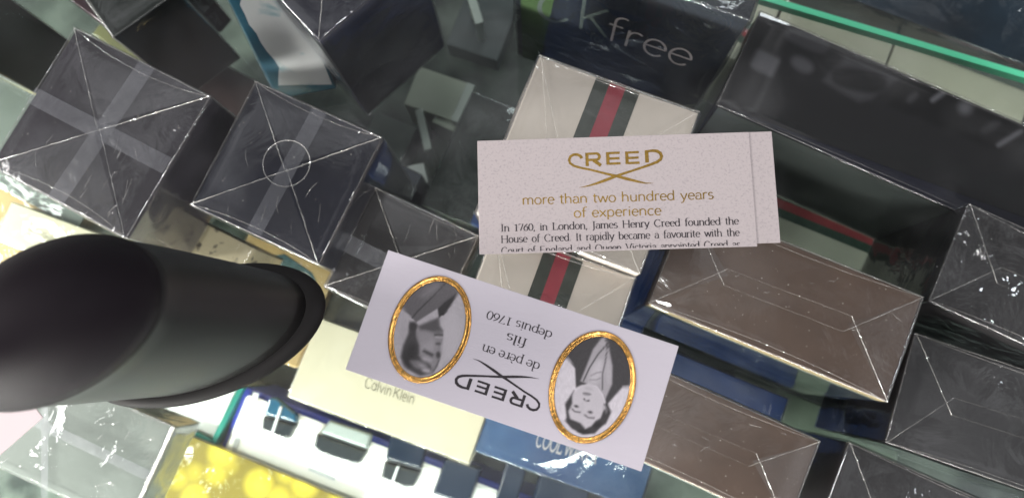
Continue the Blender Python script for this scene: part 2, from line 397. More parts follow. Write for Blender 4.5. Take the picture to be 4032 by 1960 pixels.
# ------------------------------------------------------------------ wrapped cartons
SHELF_D = 0.435          # lens to glass shelf
FLOOR_D = 0.62           # lens to the floor of the case

def film_bm(w, d, h, off, rad, amp, seed, cuts=9):
    bm = box_bm(-w / 2 - off, w / 2 + off, -d / 2 - off, d / 2 + off, 0.0004, h + off, 0)
    bmesh.ops.bevel(bm, geom=list(bm.edges), offset=rad, segments=3, profile=0.5, affect='EDGES')
    ed = [e for e in bm.edges if e.calc_length() > 0.008]
    bmesh.ops.subdivide_edges(bm, edges=ed, cuts=cuts, use_grid_fill=True)
    bm.normal_update()
    s = Vector((seed * 3.1, seed * 1.7, seed))
    mv = []
    for v in bm.verts:
        k = noise.noise(v.co * 30 + s) * amp * 1.8 + noise.noise(v.co * 110 + s) * amp * .4
        mv.append(v.normal * max(k + amp * .5, -.0006))
    for v, m in zip(bm.verts, mv): v.co += m
    return bm

def ribbon(pts, width, height, seed, jitter=0.00012):
    """a raised pinched fold: thin irregular ridge along a polyline (local xyz points)"""
    P = []
    for a, b in zip(pts[:-1], pts[1:]):
        n = max(2, int((b - a).length / 0.0022))
        for i in range(n): P.append(a.lerp(b, i / n))
    P.append(pts[-1])
    V = []; F = []
    rnd = random.Random(seed)
    for i, p in enumerate(P):
        d = (P[min(i + 1, len(P) - 1)] - P[max(i - 1, 0)]); d.z = 0
        d = d.normalized() if d.length > 0 else Vector((1, 0, 0))
        nrm = Vector((-d.y, d.x, 0))
        j = rnd.uniform(-jitter, jitter)
        wv = width * rnd.uniform(.55, 1.25)
        hh = height * rnd.uniform(.5, 1.3)
        c = p + nrm * j
        V += [c + nrm * wv / 2, c + Vector((0, 0, hh)), c - nrm * wv / 2]
    for i in range(len(P) - 1):
        k = i * 3
        F += [(k, k + 3, k + 4, k + 1), (k + 1, k + 4, k + 5, k + 2)]
    return V, F

XFOLD = [[(0, 0), (.49, .50)], [(1, 0), (.50, .505)], [(0, 1), (.51, .49)], [(1, 1), (.50, .49)]]
LONG = [[(0, 1), (.24, .44), (.76, .41), (1, 1)], [(0, 0), (.25, .59), (.75, .57), (1, 0)]]
seedc = [1]
def px_box(name, label, cat, TL, TR, depth_pt, Dtop, Dbot, group=None):
    """empty at the base centre of an upright box whose top edge runs TL-TR; returns thing, w, d, h"""
    zt, zb = H - Dtop, H - Dbot
    a, b, c = at(*TL, zt), at(*TR, zt), at(*depth_pt, zt)
    u = b - a; wd = u.length; u.normalize()
    v = Vector((u.y, -u.x, 0))
    dp = (c - a).dot(v)
    cen = a + u * wd / 2 + v * dp / 2
    t = thing(name, label, cat, (cen.x, cen.y, zb), math.atan2(u.y, u.x), group)
    return t, wd, dp, zt - zb

def wrapped(name, label, TL, TR, BL, Dtop, mat, Dbot=SHELF_D, cat='perfume box', folds=XFOLD, tapes=(), flaps=True,
            film=FILM, amp=0.00025, group=None, cw=0.00042, wrap=True, rad=0.0013, cuts=9, edges=True):
    t, wd, d, h = px_box(name, label, cat, TL, TR, BL, Dtop, Dbot + 0.0005 if Dbot == SHELF_D else Dbot, group)
    seedc[0] += 1; sd = seedc[0]
    box_part('carton', -wd / 2, wd / 2, -d / 2, d / 2, 0.0008, h, mat, t, 0.0006)
    L = lambda u, v, z: Vector(((u - .5) * wd, (.5 - v) * d, h + z))
    if wrap:
        bm_obj('film_wrap', film_bm(wd, d, h, 0.0008, rad, amp, sd, cuts), film, t, True)
        if flaps:
            e = 0.012
            tri = [((e, 0), (1 - e, 0), (.5, .47)), ((e, 1), (1 - e, 1), (.5, .53))] if folds is XFOLD else [((0, e), (0, 1 - e), (.25, .5)), ((1, e), (1, 1 - e), (.75, .5))]
            for k, (p, q, r) in enumerate(tri):
                pydata('fold_flap', [L(*p, .0016), L(*q, .0016), L(*r, .0030 + .0006 * k)], [(0, 1, 2)], FLAP, t)
        for k, f in enumerate(folds or []):
            if len(f) == 4:
                segs = [(f[0:2], CREASE, cw), (f[1:3], CREASE_THIN, cw * .26), (f[2:4], CREASE, cw)]
            else: segs = [(f, CREASE, cw)]
            for s, m, cwid in segs:
                V, F = ribbon([L(*p, .0019) for p in s], cwid, 0.00035, sd * 17 + k)
                pydata('crease', V, F, m, t)
        if edges:
            for k, (p, q) in enumerate((((0, 0), (1, 0)), ((1, 0), (1, 1)), ((0, 1), (1, 1)), ((0, 0), (0, 1)))):
                V, F = ribbon([L(*p, .0010), L(*q, .0010)], .00042, .0003, sd * 31 + k, .00008)
                pydata('edge_seam', V, F, CREASE if k == 2 else CREASE_THIN, t)
                if k in (0, 2):      # the loose film bows in from the edge
                    s_ = 1 if k == 0 else -1
                    bow = [L(p[0] + (q[0] - p[0]) * f_, p[1] + s_ * (.045 + .02 * math.sin(sd)) * math.sin(math.pi * f_) ** .8, .0013) for f_ in np.linspace(0, 1, 13)]
                    V, F = ribbon(bow, .00030, .0002, sd * 37 + k, .00006)
                    pydata('crease', V, F, CREASE_THIN, t)
        for tp in tapes:      # (u0,v0,u1,v1, half width in metres)
            p, q = L(tp[0], tp[1], .00215), L(tp[2], tp[3], .00215)
            dr = (q - p).normalized(); n = Vector((-dr.y, dr.x, 0)) * tp[4]
            pydata('tear_tape', [p - n, q - n, q + n, p + n], [(0, 1, 2, 3)], TAPE, t)
    return t, wd, d, h

# ================================================================== SETTING
def slab(name, corners, z0, z1, mat, kind='structure'):
    V = [(c.x, c.y, z0) for c in corners] + [(c.x, c.y, z1) for c in corners]
    F = [(3, 2, 1, 0), (4, 5, 6, 7)] + [(i, (i + 1) % 4, 4 + (i + 1) % 4, 4 + i) for i in range(4)]
    o = pydata(name, V, F, mat); o['kind'] = kind
    return o
floor = slab('case_floor', [Vector((-1.2, -.9, 0)), Vector((1.2, -.9, 0)), Vector((1.2, 1.2, 0)), Vector((-1.2, 1.2, 0))], H - FLOOR_D - .01, H - FLOOR_D, FLOORM)
zs = H - SHELF_D
p0, p1 = at(2990, 0, zs), at(4032, 310, zs)
du = (p1 - p0).normalized(); dv = Vector((du.y, -du.x, 0))
sc = [p0 - du * .75, p0 + du * .55, p0 + du * .55 + dv * .70, p0 - du * .75 + dv * .70]
shelf = slab('glass_shelf', sc[::-1], zs - .006, zs, SHELFG)
V = []
for c in (p0 - du * .75, p0 + du * .55):
    for z in (zs - .0062, zs + .0002):
        V += [Vector((c.x, c.y, z)) - dv * .0004, Vector((c.x, c.y, z)) - dv * .0040]
pydata('glass_edge', V, [(0, 1, 5, 4), (2, 6, 7, 3), (0, 4, 6, 2), (1, 3, 7, 5), (0, 2, 3, 1), (4, 5, 7, 6)], EDGEG, shelf)
top = slab('glass_counter', [Vector((-.9, -.6, 0)), Vector((.9, -.6, 0)), Vector((.9, .9, 0)), Vector((-.9, .9, 0))], -.008, 0.0, GLASS)

# ================================================================== CARTONS ON THE GLASS SHELF
# left pair
A, aw, ad, ah = wrapped('perfume_box', 'large aubergine black wrapped box with crossed tear tapes at the left', (300, 115), (830, 385), (0, 670), .325, BLACKP,
        tapes=[(0, .50, 1, .50, .0040), (.55, 0, .50, 1, .0042)], film=FILM2, amp=.00032, Dbot=.3865)
B, bw, bd, bh = wrapped('perfume_box', 'navy black wrapped box with a round clear seal on its top', (1010, 325), (1505, 545), (760, 810), .335, BLACKB,
        tapes=[(.52, .01, .50, .99, .0037)])
bm = bmesh.new()                                        # the round seal: a thin ring of film
n = 48; r0 = .0106
ra = [bm.verts.new((r0 * math.cos(i * 2 * math.pi / n), r0 * math.sin(i * 2 * math.pi / n), 0)) for i in range(n)]
rb = [bm.verts.new(((r0 + .00033) * math.cos(i * 2 * math.pi / n), (r0 + .00033) * math.sin(i * 2 * math.pi / n), 0.0001)) for i in range(n)]
for i in range(n): bm.faces.new((ra[i], rb[i], rb[(i + 1) % n], ra[(i + 1) % n]))
seal = bm_obj('round_seal', bm, CREASE, B, True); seal.location = (-.001, .003, bh + .0027)
C_, cw_, cd_, ch_ = wrapped('perfume_box', 'small charcoal wrapped box partly under the portrait card', (1480, 740), (1885, 930), (1300, 1135), .360, BLACKC,
        tapes=[(0, .57, .52, .58, .0042)])
# beige pair with ribbon stripe
def striped(label, TL, TR, BL, D, film=FILM):
    folds = [[(0, 0), (.34, .52)], [(.012, 0), (.30, .62)], [(1, 0), (.72, .34)], [(1, 1), (.55, .5)], [(0, 1), (.45, .5)]]
    t, wd, d, h = wrapped('perfume_box', label, TL, TR, BL, D, BEIGE, folds=folds, flaps=False, film=film, amp=.0004, cw=.00026, group='beige boxes with a green and red stripe')
    s = wd * .1365
    for x0, x1, m in ((-s, -s * .36, STRG), (-s * .36, s * .36, STRR), (s * .36, s, STRG)):
        box_part('stripe', x0, x1, -d / 2 + .0007, d / 2 - .0007, h - .0002, h + .00012, m, t)
        box_part('stripe', x0, x1, d / 2 - .0002, d / 2 + .00012, .002, h - .0007, m, t)
        box_part('stripe', x0, x1, -d / 2 - .00012, -d / 2 + .0002, .002, h - .0007, m, t)
    return t
striped('beige box with green and red stripe running under the gold lettered card', (2125, 222), (2750, 445), (1889, 843), .320, FILM2)
striped('beige box with green and red stripe showing between the two printed cards', (1950, 899), (2500, 1095), (1745, 1440), .328, FILM3)
# brown pair
F_, fw, fd, fh = wrapped('perfume_box', 'long brown wrapped box right of the cards', (2710, 802), (3630, 1170), (2570, 1200), .335, BROWN, folds=LONG, amp=.0003)
G_, gw, gd, gh = wrapped('perfume_box', 'long brown wrapped box at the bottom edge beside the portrait card', (2410, 1372), (3225, 1735), (2262, 1690), .345, BROWN, folds=LONG, amp=.0003)
GEDGE = plain('carton_gold_edge', (0.62, 0.52, 0.30), .3, .5, metal=.4)
PFRONT = plain('front_pale_reflection', (0.34, 0.38, 0.33), .35, .5, col2=(.10, .14, .13), vscale=26, thr=(.36, .6))
for t_, w_, d_, h_ in ((F_, fw, fd, fh), (G_, gw, gd, gh)):
    box_part('gold_edge', -w_ / 2 + .0004, w_ / 2 - .0004, -d_ / 2 - .0003, -d_ / 2 + .0002, h_ - .0075, h_ - .0005, GEDGE, t_, .0001)
    box_part('front_reflection', -w_ / 2 + .0004, w_ / 2 - .0004, -d_ / 2 - .0002, -d_ / 2 + .0002, .002, h_ - .0077, PFRONT, t_)  # pale reflection in the film, painted on the box front
# charcoal boxes along the right edge
RG = 'charcoal boxes along the right edge'
wrapped('perfume_box', 'charcoal wrapped box at the right edge, topmost of three', (3810, 805), (4610, 1160), (3680, 1195), .340, BLACKC, folds=LONG, film=FILM2, group=RG)
wrapped('perfume_box', 'charcoal wrapped box at the right edge, middle of three', (3600, 1312), (4430, 1590), (3490, 1740), .350, BLACKC, folds=LONG, film=FILM2, group=RG)
wrapped('perfume_box', 'charcoal wrapped box in the bottom right corner, lowest of three', (3340, 1740), (4140, 2090), (3190, 2110), .350, BLACKC, folds=LONG, film=FILM2, group=RG)
# wide black box with dark product pictures
BB, ww, wdp, wh = wrapped('gift_box', 'wide black glossy box with faint product pictures below the green glass edge', (2993, 47), (4500, 690), (2801, 407), .352, BLACKB, cat='gift box',
        folds=None, flaps=False, amp=.00012, film=FILM3)
def top_poly(t, h, TLpt, pts, mat, name='picture', z=.0002, Dt=.352):
    inv = Matrix.LocRotScale(t.location, t.rotation_euler, None).inverted()
    V = [inv @ at(x, y, H - Dt) for x, y in pts]
    V = [Vector((v.x, v.y, h + z)) for v in V]
    return pydata(name, V, [tuple(range(len(V)))[::-1]], mat, t)
PG1 = plain('print_dim_grey', (0.085, 0.085, 0.10), 0.4, 0.4)
PG2 = plain('print_dimmer_grey', (0.045, 0.046, 0.058), 0.4, 0.4)
PG3 = plain('print_black', (0.008, 0.008, 0.011), 0.3, 0.5)
def rnd_rect(cx, cy, rx, ry, ang, k=3.2, n=28):
    o = []
    for i in range(n):
        a = 2 * math.pi * i / n
        c, s = math.cos(a), math.sin(a)
        x = rx * math.copysign(abs(c) ** (2 / k), c); y = ry * math.copysign(abs(s) ** (2 / k), s)
        o.append((cx + x * math.cos(ang) - y * math.sin(ang), cy + x * math.sin(ang) + y * math.cos(ang)))
    return o
BBPRINT = True
GREYF = plain('front_grey_reflection', (0.24, 0.28, 0.26), 0.35, 0.5, col2=(0.13, 0.155, 0.148), vscale=9, thr=(.35, .62))
pydata('front_reflection', [(-ww / 2 + .001, -wdp / 2 - .00015, .002), (ww / 2 - .001, -wdp / 2 - .00015, .002), (ww / 2 - .001, -wdp / 2 - .00015, wh - .001), (-ww / 2 + .001, -wdp / 2 - .00015, wh - .001)], [(0, 1, 2, 3)], GREYF, BB)  # grey-green reflection on the wrapped front, put in as a coloured sheet
# dark upright box with its lettered front
CK, kw, kd, kh = px_box('perfume_box', 'tall dark box with silver lettering on its front, behind the beige striped box', 'perfume box', (2016, -248), (2951, 80), (2170, -640), .308, SHELF_D + .0005)
kd = abs(kd)
CK.location = CK.location  # front top edge runs along the given line; body extends behind it
inv = Matrix.LocRotScale(CK.location, CK.rotation_euler, None)
ca, cb = at(2016, -248, H - .308), at(2951, 80, H - .308)
u = (cb - ca).normalized(); v = Vector((-u.y, u.x, 0))
cen = (ca + cb) / 2 + v * .022
CK.location = (cen.x, cen.y, H - SHELF_D - .0005); CK.rotation_euler = (0, 0, math.atan2(u.y, u.x))
kd = .044; kw = (cb - ca).length
SLATE = plain('carton_slate', (0.018, 0.023, 0.030), 0.3, 0.5, var=.25, vscale=25)
box_part('carton', -kw / 2, kw / 2, -kd / 2, kd / 2, .0008, kh, SLATE, CK, .0006)
bm_obj('film_wrap', film_bm(kw, kd, kh, .0010, .0013, .0006, 91, 11), FILM2, CK, True)
ckinv = Matrix.LocRotScale(CK.location, CK.rotation_euler, None).inverted()
def on_front(px, py):
    o = ckinv @ Vector((0, 0, H)); d = ckinv.to_3x3() @ ray(px, py)
    t = (-kd / 2 - o.y) / d.y
    return o + d * t
def front_text(txt, b0, b1, topy, mat, pen, alt=None):
    s0, s1 = on_front(*b0), on_front(*b1)
    st, wid = layout(txt, pen, pen, False, alt, space=.5)
    sx = (s1.x - s0.x) / wid
    sy = (on_front(*topy).z - s0.z) / ASC
    sl = (s1.z - s0.z) / wid
    strips_obj('lettering', st, Flat((s0.x, -kd / 2 - .00012, s0.z), (sx, 0, sl), (0, 0, sy), (0, -1, 0)), mat, CK)
front_text('free', (2380, 152), (2712, 268), (2445, 70), SILVER, .085)
CKG = plain('ink_grey_green', (0.10, 0.13, 0.12), .4, .5)
front_text('c', (2106, 78), (2252, 92), (2150, -75), CKG, .10)
front_text('k', (2262, 108), (2398, 150), (2285, -60), CKG, .09)
front_text('for', (2320, 152), (2382, 178), (2330, 128), CKG, .12)
front_text('men', (2400, 190), (2472, 212), (2415, 165), CKG, .12)
s0, s1 = on_front(2052, 40), on_front(2125, 250)
pydata('green_reflection', [(s0.x, -kd / 2 - .0001, s1.z), (s1.x, -kd / 2 - .0001, s1.z), (s0.x + .021, -kd / 2 - .0001, kh - .001), (s0.x, -kd / 2 - .0001, kh - .001)], [(0, 1, 2, 3)],
       plain('reflection_leaf_green', (0.05, 0.095, 0.035), .45, .4, var=.3, vscale=40), CK)  # green reflection of a neighbouring box, painted on the front

def front_box(name, label, FL, FR, depth, Dtop, mat, Dbot=SHELF_D, film=FILM2, amp=.0003):
    a, b = at(*FL, H - Dtop), at(*FR, H - Dtop)
    u = (b - a).normalized(); v = Vector((-u.y, u.x, 0)); wd = (b - a).length
    cen = (a + b) / 2 + v * depth / 2
    t = thing(name, label, 'perfume box', (cen.x, cen.y, H - Dbot - .0005), math.atan2(u.y, u.x))
    h = Dbot - Dtop
    seedc[0] += 1
    box_part('carton', -wd / 2, wd / 2, -depth / 2, depth / 2, .0008, h, mat, t, .0006)
    bm_obj('film_wrap', film_bm(wd, depth, h, .0008, .0013, amp, seedc[0]), film, t, True)
    return t, wd, depth, h
# box turned on its corner, top centre
def corner_box(name, label, corner, p_right, p_left, Dtop, mat, lenR, lenL, film=FILM2, Dbot=SHELF_D, folds=True, amp=.0004):
    zt = H - Dtop
    a = at(*corner, zt); b = at(*p_right, zt)
    u = (b - a).normalized(); v = Vector((-u.y, u.x, 0))
    cen = a + u * lenR / 2 + v * lenL / 2
    t = thing(name, label, 'perfume box', (cen.x, cen.y, H - Dbot - .0005), math.atan2(u.y, u.x))
    h = Dbot - Dtop
    box_part('carton', -lenR / 2, lenR / 2, -lenL / 2, lenL / 2, .0008, h, mat, t, .0006)
    bm_obj('film_wrap', film_bm(lenR, lenL, h, .0008, .0013, amp, seedc[0] + 50), film, t, True); seedc[0] += 1
    for c in ((-1, -1), (1, -1), (1, 1), (-1, 1)):
        V, F = ribbon([Vector((c[0] * lenR / 2, c[1] * lenL / 2, h + .0018)), Vector((0, 0, h + .0024))], .0005, .0003, seedc[0] * 3 + c[0])
        pydata('crease', V, F, CREASE, t)
    return t, lenR, lenL, h
Y_, yr, yl, yh = corner_box('perfume_box', 'black wrapped box turned on its corner at the top, thin scribble on its side', (1257, 160), (1442, 0), None, .330, BLACKB, .062, .060)
def side_scribble():
    pts = [(0.0095, .012), (.0075, .020), (.0112, .026), (.0130, .020), (.0140, .031), (.0175, .036), (.0190, .024), (.0215, .031), (.0222, .036)]
    L, R = stroke_quads([(a - yr / 2, b) for a, b in pts], lambda dx, dy, i: .00022)
    strips_obj('scribble', [(L, R)], Flat((0, -yl / 2 - .0002, .004), (1, 0, 0), (0, 0, 1), (0, -1, 0)), plain('ink_dim', (.10, .11, .13), .4, .5), Y_)
side_scribble()
corner_box('perfume_box', 'maroon black wrapped box pointing its corner down at the top left', (500, 165), (640, 0), None, .375, MAROON, .050, .050)
# dark olive box in the top left corner, only its sides in view
T_, tw, td, th = wrapped('perfume_box', 'black box with an olive foot band in the top left corner', (-620, -330), (-95, -95), (-720, -60), .34, BLACKG, wrap=True, folds=None, flaps=False, amp=.0002)
box_part('foot_band', -tw / 2 - .00015, tw / 2 + .00015, -td / 2 - .00015, td / 2 + .00015, .0012, .020, OLIVE, T_)
# black box between the maroon one and the teal one
wrapped('perfume_box', 'plain black wrapped box left of the teal box at the top edge', (330, -520), (700, -30), (120, -300), .352, BLACKG, folds=None, flaps=False, amp=.0002)
# teal box with lamp glare on its film painted as a white patch
X_, xw, xd, xh = front_box('perfume_box', 'teal box with a painted white glare at the top', (760, 14), (1050, -39), .030, .324, TEALB)
X_.rotation_euler = (-.42, 0, X_.rotation_euler.z); X_.location.z += .0066; X_.location.x += .0075; X_.location.y -= .0120
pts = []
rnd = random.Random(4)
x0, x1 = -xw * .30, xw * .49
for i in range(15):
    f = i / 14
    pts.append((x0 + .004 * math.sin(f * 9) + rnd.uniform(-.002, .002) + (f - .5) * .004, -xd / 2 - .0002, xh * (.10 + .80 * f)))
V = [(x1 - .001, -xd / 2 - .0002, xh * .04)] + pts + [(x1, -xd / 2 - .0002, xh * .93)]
pydata('painted_glare', V, [tuple(range(len(V)))], GLARE, X_)
# wrapped box at the bottom left
P_, pw_, pd_, ph_ = wrapped('perfume_box', 'grey green wrapped box with crossing tear tapes in the bottom left corner', (-300, 1240), (690, 1680), (-470, 1620), .405, GREYG, folds=None, flaps=False,
        tapes=[(.25, .02, .40, 1.2, .0018), (.50, .0, .72, 1.2, .0018), (0, .44, 1, .50, .0026)], film=FILM2, amp=.00022)
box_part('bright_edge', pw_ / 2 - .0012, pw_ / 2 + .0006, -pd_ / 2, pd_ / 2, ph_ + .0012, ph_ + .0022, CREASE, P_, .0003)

# ================================================================== CARTONS BELOW THE SHELF
def low(name, label, TL, TR, BL, Dt, mat, Db=FLOOR_D, cat='perfume box', film=True, group=None, amp=.0003, sheetm=None):
    return wrapped(name, label, TL, TR, BL, Dt, mat, Dbot=Db, cat=cat, folds=None, flaps=False, wrap=film, group=group, amp=amp, film=sheetm or FILM2, cuts=6, edges=False)
low('perfume_box', 'dark wrapped box below the shelf showing between the two large black boxes at left', (652, 140), (1250, 446), (440, 560), .447, plain('carton_dark_rose', (.030, .022, .022), .4, .4, col2=(.06, .03, .03), vscale=30))
wrapped('perfume_box', 'khaki speckled flat box carrying the large aubergine black box', (300, 622), (1000, 975), (215, 770), .388, KHAKI, folds=None, flaps=False, film=FILM2, amp=.0003, edges=False)
tan1 = low('perfume_box', 'tan box with teal print below the shelf, right of the black bottle', (980, 920), (1330, 1065), (830, 1300), .475, TAN)
top_poly(tan1[0], tan1[3], 0, [(1060, 1010), (1120, 1000), (1230, 1075), (1245, 1110), (1215, 1130), (1150, 1090)], TEALP, 'teal_print', .0003, .475)
top_poly(tan1[0], tan1[3], 0, rnd_rect(1190, 1105, 42, 34, .4, 2), PALEP, 'pale_print', .0005, .475)
low('perfume_box', 'dull olive grey box below the shelf between the tan box and the portrait card', (1335, 1085), (1700, 1235), (1255, 1330), .485, plain('carton_olive_grey', (.12, .115, .09), .4, .4, var=.2))
tan0 = low('perfume_box', 'tan box with green label below the shelf at the left edge', (-260, 560), (330, 800), (-400, 940), .475, TAN)
top_poly(tan0[0], tan0[3], 0, [(200, 800), (228, 812), (218, 845), (190, 834)], plain('print_green', (.04, .12, .06), .5, .3), 'green_print', .0003, .475)
top_poly(tan0[0], tan0[3], 0, [(230, 813), (285, 836), (272, 872), (220, 850)], PALEP, 'pale_print', .0003, .475)

def top_text(t, d_h, txt, b0, b1, asc_pt, mat, pen, Dt, alt=None, space=.3):
    m = Matrix.LocRotScale(t.location, t.rotation_euler, None).inverted()
    s0 = m @ at(*b0, H - Dt); s1 = m @ at(*b1, H - Dt); s2 = m @ at(*asc_pt, H - Dt)
    st, wid = layout(txt, pen, pen, False, alt, space=space)
    ex = (s1 - s0) / wid; ey = (s2 - s0) / ASC
    return strips_obj('lettering', st, Flat((s0.x, s0.y, d_h + .0003), (ex.x, ex.y, 0), (ey.x, ey.y, 0), (0, 0, 1)), mat, t)
SANS = {'a': 'A'}
cream0 = low('perfume_box', 'bright cream box with thin lettering at the left edge above the bottle', (45, 795), (560, 985), (-10, 948), .455, CREAM, Db=.475)
top_text(cream0[0], cream0[3], 'Calvin Klein', (93, 908), (208, 950), (100, 884), INKS, .10, .455, SANS)
cream1 = low('perfume_box', 'cream box with thin lettering below the portrait card', (1255, 1250), (1958, 1505), (1135, 1560), .450, CREAM, Db=.535, sheetm=FILM3)
top_text(cream1[0], cream1[3], 'Calvin Klein', (1432, 1522), (1628, 1592), (1444, 1480), INKS, .09, .450, SANS)
low('gift_box', 'plain white box below the shelf beside the black bottle', (385, 1272), (935, 1522), (280, 1487), .557, WHITE, cat='gift box')
blue1, b1w, b1d, b1h = low('perfume_box', 'metallic blue box under the lower edge of the portrait card', (1930, 1570), (2580, 1800), (1868, 1770), .470, BLUEM, Db=.535)
top_text(blue1, b1h, 'COOL WATER', (2105, 1752), (2345, 1828), (2125, 1690), SILVER, .22, .470, {'A': 'AA'}, .4)
low('perfume_box', 'blue box below the shelf along the left side of the beige striped box', (2093, 285), (2560, 455), (1860, 880), .466, BLUEB)
low('perfume_box', 'dark blue box below the shelf between the beige and brown boxes', (2330, 880), (2640, 995), (2200, 1300), .466, BLUEB)
low('perfume_box', 'blue box below the shelf between the two brown boxes', (2560, 1345), (3105, 1570), (2480, 1510), .475, BLUEB)
low('perfume_box', 'pale green box below the shelf right of the brown boxes', (2900, 1460), (3560, 1730), (2800, 1650), .50, plain('carton_pale_green', (.20, .26, .20), .4, .4))
low('perfume_box', 'grey green box below the shelf at the left edge under the black boxes', (10, 278), (520, 545), (-180, 640), .46, GREYG)
low('perfume_box', 'olive yellow box below the shelf peeking out under the maroon box', (395, 92), (640, 240), (365, 135), .48, plain('carton_olive_yellow', (.36, .35, .12), .5, .4, var=.1))
low('perfume_box', 'black green box below the shelf left of the gold lettered card', (1862, 362), (2130, 470), (1650, 800), .475, BLACKG)
low('perfume_box', 'near black box below the shelf behind the navy box with the round seal', (1390, 560), (1660, 690), (1290, 800), .47, plain('carton_night_blue', (.010, .017, .045), .35, .5, var=.4, vscale=30))
# clutter on the case floor seen through the middle gap
PALEG = plain('carton_pale_grey_green', (.42, .46, .38), .45, .4, var=.12, vscale=25)
low('carton_box', 'flat pale grey green carton on the case floor in the middle gap', (1650, 262), (1850, 330), (1560, 400), .575, PALEG, cat='carton', film=False)
low('carton_box', 'small pale carton on the case floor nearest the gold lettered card', (1740, 405), (1885, 470), (1700, 480), .578, PALEG, cat='carton', film=False)
low('carton_box', 'bright white small carton on the case floor in the middle gap', (1600, 655), (1668, 640), (1620, 735), .572, WHITE, cat='carton', film=False)
low('carton_box', 'grey blue carton on the case floor left of the lettered dark box', (1862, -90), (2060, -25), (1880, 215), .598, plain('carton_grey_blue', (.075, .09, .095), .4, .5, col2=(.03, .04, .042), vscale=16), cat='carton', film=False)
low('carton_box', 'dull green grey carton on the case floor left of the metal bracket', (1480, 440), (1640, 505), (1440, 640), .585, plain('carton_dull_green', (.12, .15, .13), .4, .5, col2=(.04, .055, .05), vscale=24), cat='carton', film=False)
def bracket(label, a, b, half, D):
    zt = H - D
    p, q = at(*a, zt), at(*b, zt); u = (q - p); L = u.length
    c = (p + q) / 2
    t = thing('shelf_bracket', label, 'bracket', (c.x, c.y, H - FLOOR_D), math.atan2(u.y, u.x), 'metal brackets in the middle gap')
    h = FLOOR_D - D
    box_part('rail', -L / 2, L / 2, -half, half, h - .004, h, STEEL, t, .0006)
    for s in (-1, 1): box_part('leg', s * (L / 2 - .004) - .002, s * (L / 2 - .004) + .002, -half * .8, half * .8, 0, h - .0042, STEEL, t)
bracket('grey metal bracket standing in the middle gap', (1648, 430), (1685, 590), .0030, .56)
bracket('grey metal bracket near the top edge right of the corner box', (1850, -30), (1888, 92), .0035, .56)
bracket('grey metal bracket lying along the right side of the middle gap', (1855, 330), (1790, 480), .0036, .565)

# striped cream boxes on the case floor (right)
def floor_striped(label, TL, TR, BL, D=.53, lift=.12):
    t, wd, d, h = px_box('perfume_box', label, 'perfume box', TL, TR, BL, D, FLOOR_D, 'cream striped boxes lying below the shelf')
    box_part('carton', -wd / 2, wd / 2, -d / 2, d / 2, 0, h, CREAMG, t, .0008)
    bm_obj('film_wrap', film_bm(wd, d, h, .0008, .0013, .0004, seedc[0] + 9, 6), FILM2, t, True); seedc[0] += 1
    s = d * .11; c = d * lift
    for y0, y1, m in ((-s, -s * .33, STRG2), (-s * .33, s * .33, STRR2), (s * .33, s, STRG2)):
        box_part('stripe', -wd / 2 + .0007, wd / 2 - .0007, c + y0, c + y1, h - .0002, h + .00015, m, t)
STRG2 = plain('stripe_deep_green', (0.03, 0.075, 0.045), 0.5, 0.3, var=0.2, vscale=200)
STRR2 = plain('stripe_bright_red', (0.42, 0.045, 0.05), 0.5, 0.3, var=0.1, vscale=200)
floor_striped('cream striped box below the shelf beside the right end of the gold lettered card', (2700, 480), (3040, 606), (2540, 905))
floor_striped('cream striped box below the shelf above the long brown box', (3046, 608), (3640, 845), (2890, 1035))
floor_striped('cream striped box beyond the green glass edge, nearest the dark upright box', (2820, -225), (3130, -100), (2690, 150), lift=-.22)
floor_striped('cream striped box beyond the green glass edge, in the middle of three', (3136, -98), (3560, 60), (3010, 275), lift=-.22)
floor_striped('cream striped box beyond the green glass edge, at the right edge', (3568, 63), (4100, 262), (3440, 430), lift=-.22)
low('perfume_box', 'large dark blue box beyond the green glass edge in the top right corner', (3300, -420), (4500, 20), (3150, -80), .50, plain('carton_ocean_dark', (.012, .028, .045), .3, .5, var=.5, vscale=22))

# gift set with flasks, and the yellow box (bottom)
O_, ow, od, oh = px_box('gift_set', 'white gift set with blue rim and dark flasks under the bottom edge', 'gift set', (960, 1520), (2420, 2080), (868, 1792), .555, FLOOR_D)
box_part('rim', -ow / 2, ow / 2, -od / 2, od / 2, 0, oh - .003, BLUEF, O_, .002)
tray = box_part('tray', -ow / 2 + .0045, ow / 2 - .0045, -od / 2 + .0045, od / 2 - .0045, oh - .0029, oh, WHITE, O_, .0028)
om = Matrix.LocRotScale(O_.location, O_.rotation_euler, None).inverted()
def flask(outline, splits, hgt=.010):
    """relief flask: (outline px polygon, material) stacked as rounded prisms"""
    for k, (pts, m, hh) in enumerate(splits):
        bm = bmesh.new()
        vs = [bm.verts.new((*((om @ at(x, y, H - .555)).xy), oh + .0001)) for x, y in pts]
        f = bm.faces.new(vs); 
        if f.normal.z < 0: f.normal_flip()
        r = bmesh.ops.extrude_face_region(bm, geom=[f])
        tv = [g for g in r['geom'] if isinstance(g, bmesh.types.BMVert)]
        cc = sum((v.co for v in tv), Vector()) / len(tv)
        for v in tv:
            v.co.z += hh; v.co.xy = cc.xy + (v.co.xy - cc.xy) * .90
        bmesh.ops.bevel(bm, geom=[e for e in bm.edges], offset=.0014 if k < 2 else .0003, segments=2, profile=.5, affect='EDGES')
        bmesh.ops.recalc_face_normals(bm, faces=list(bm.faces))
        bm_obj('flask' if k == 0 else ('flask_neck' if k == 1 else 'flask_gleam'), bm, m, O_)
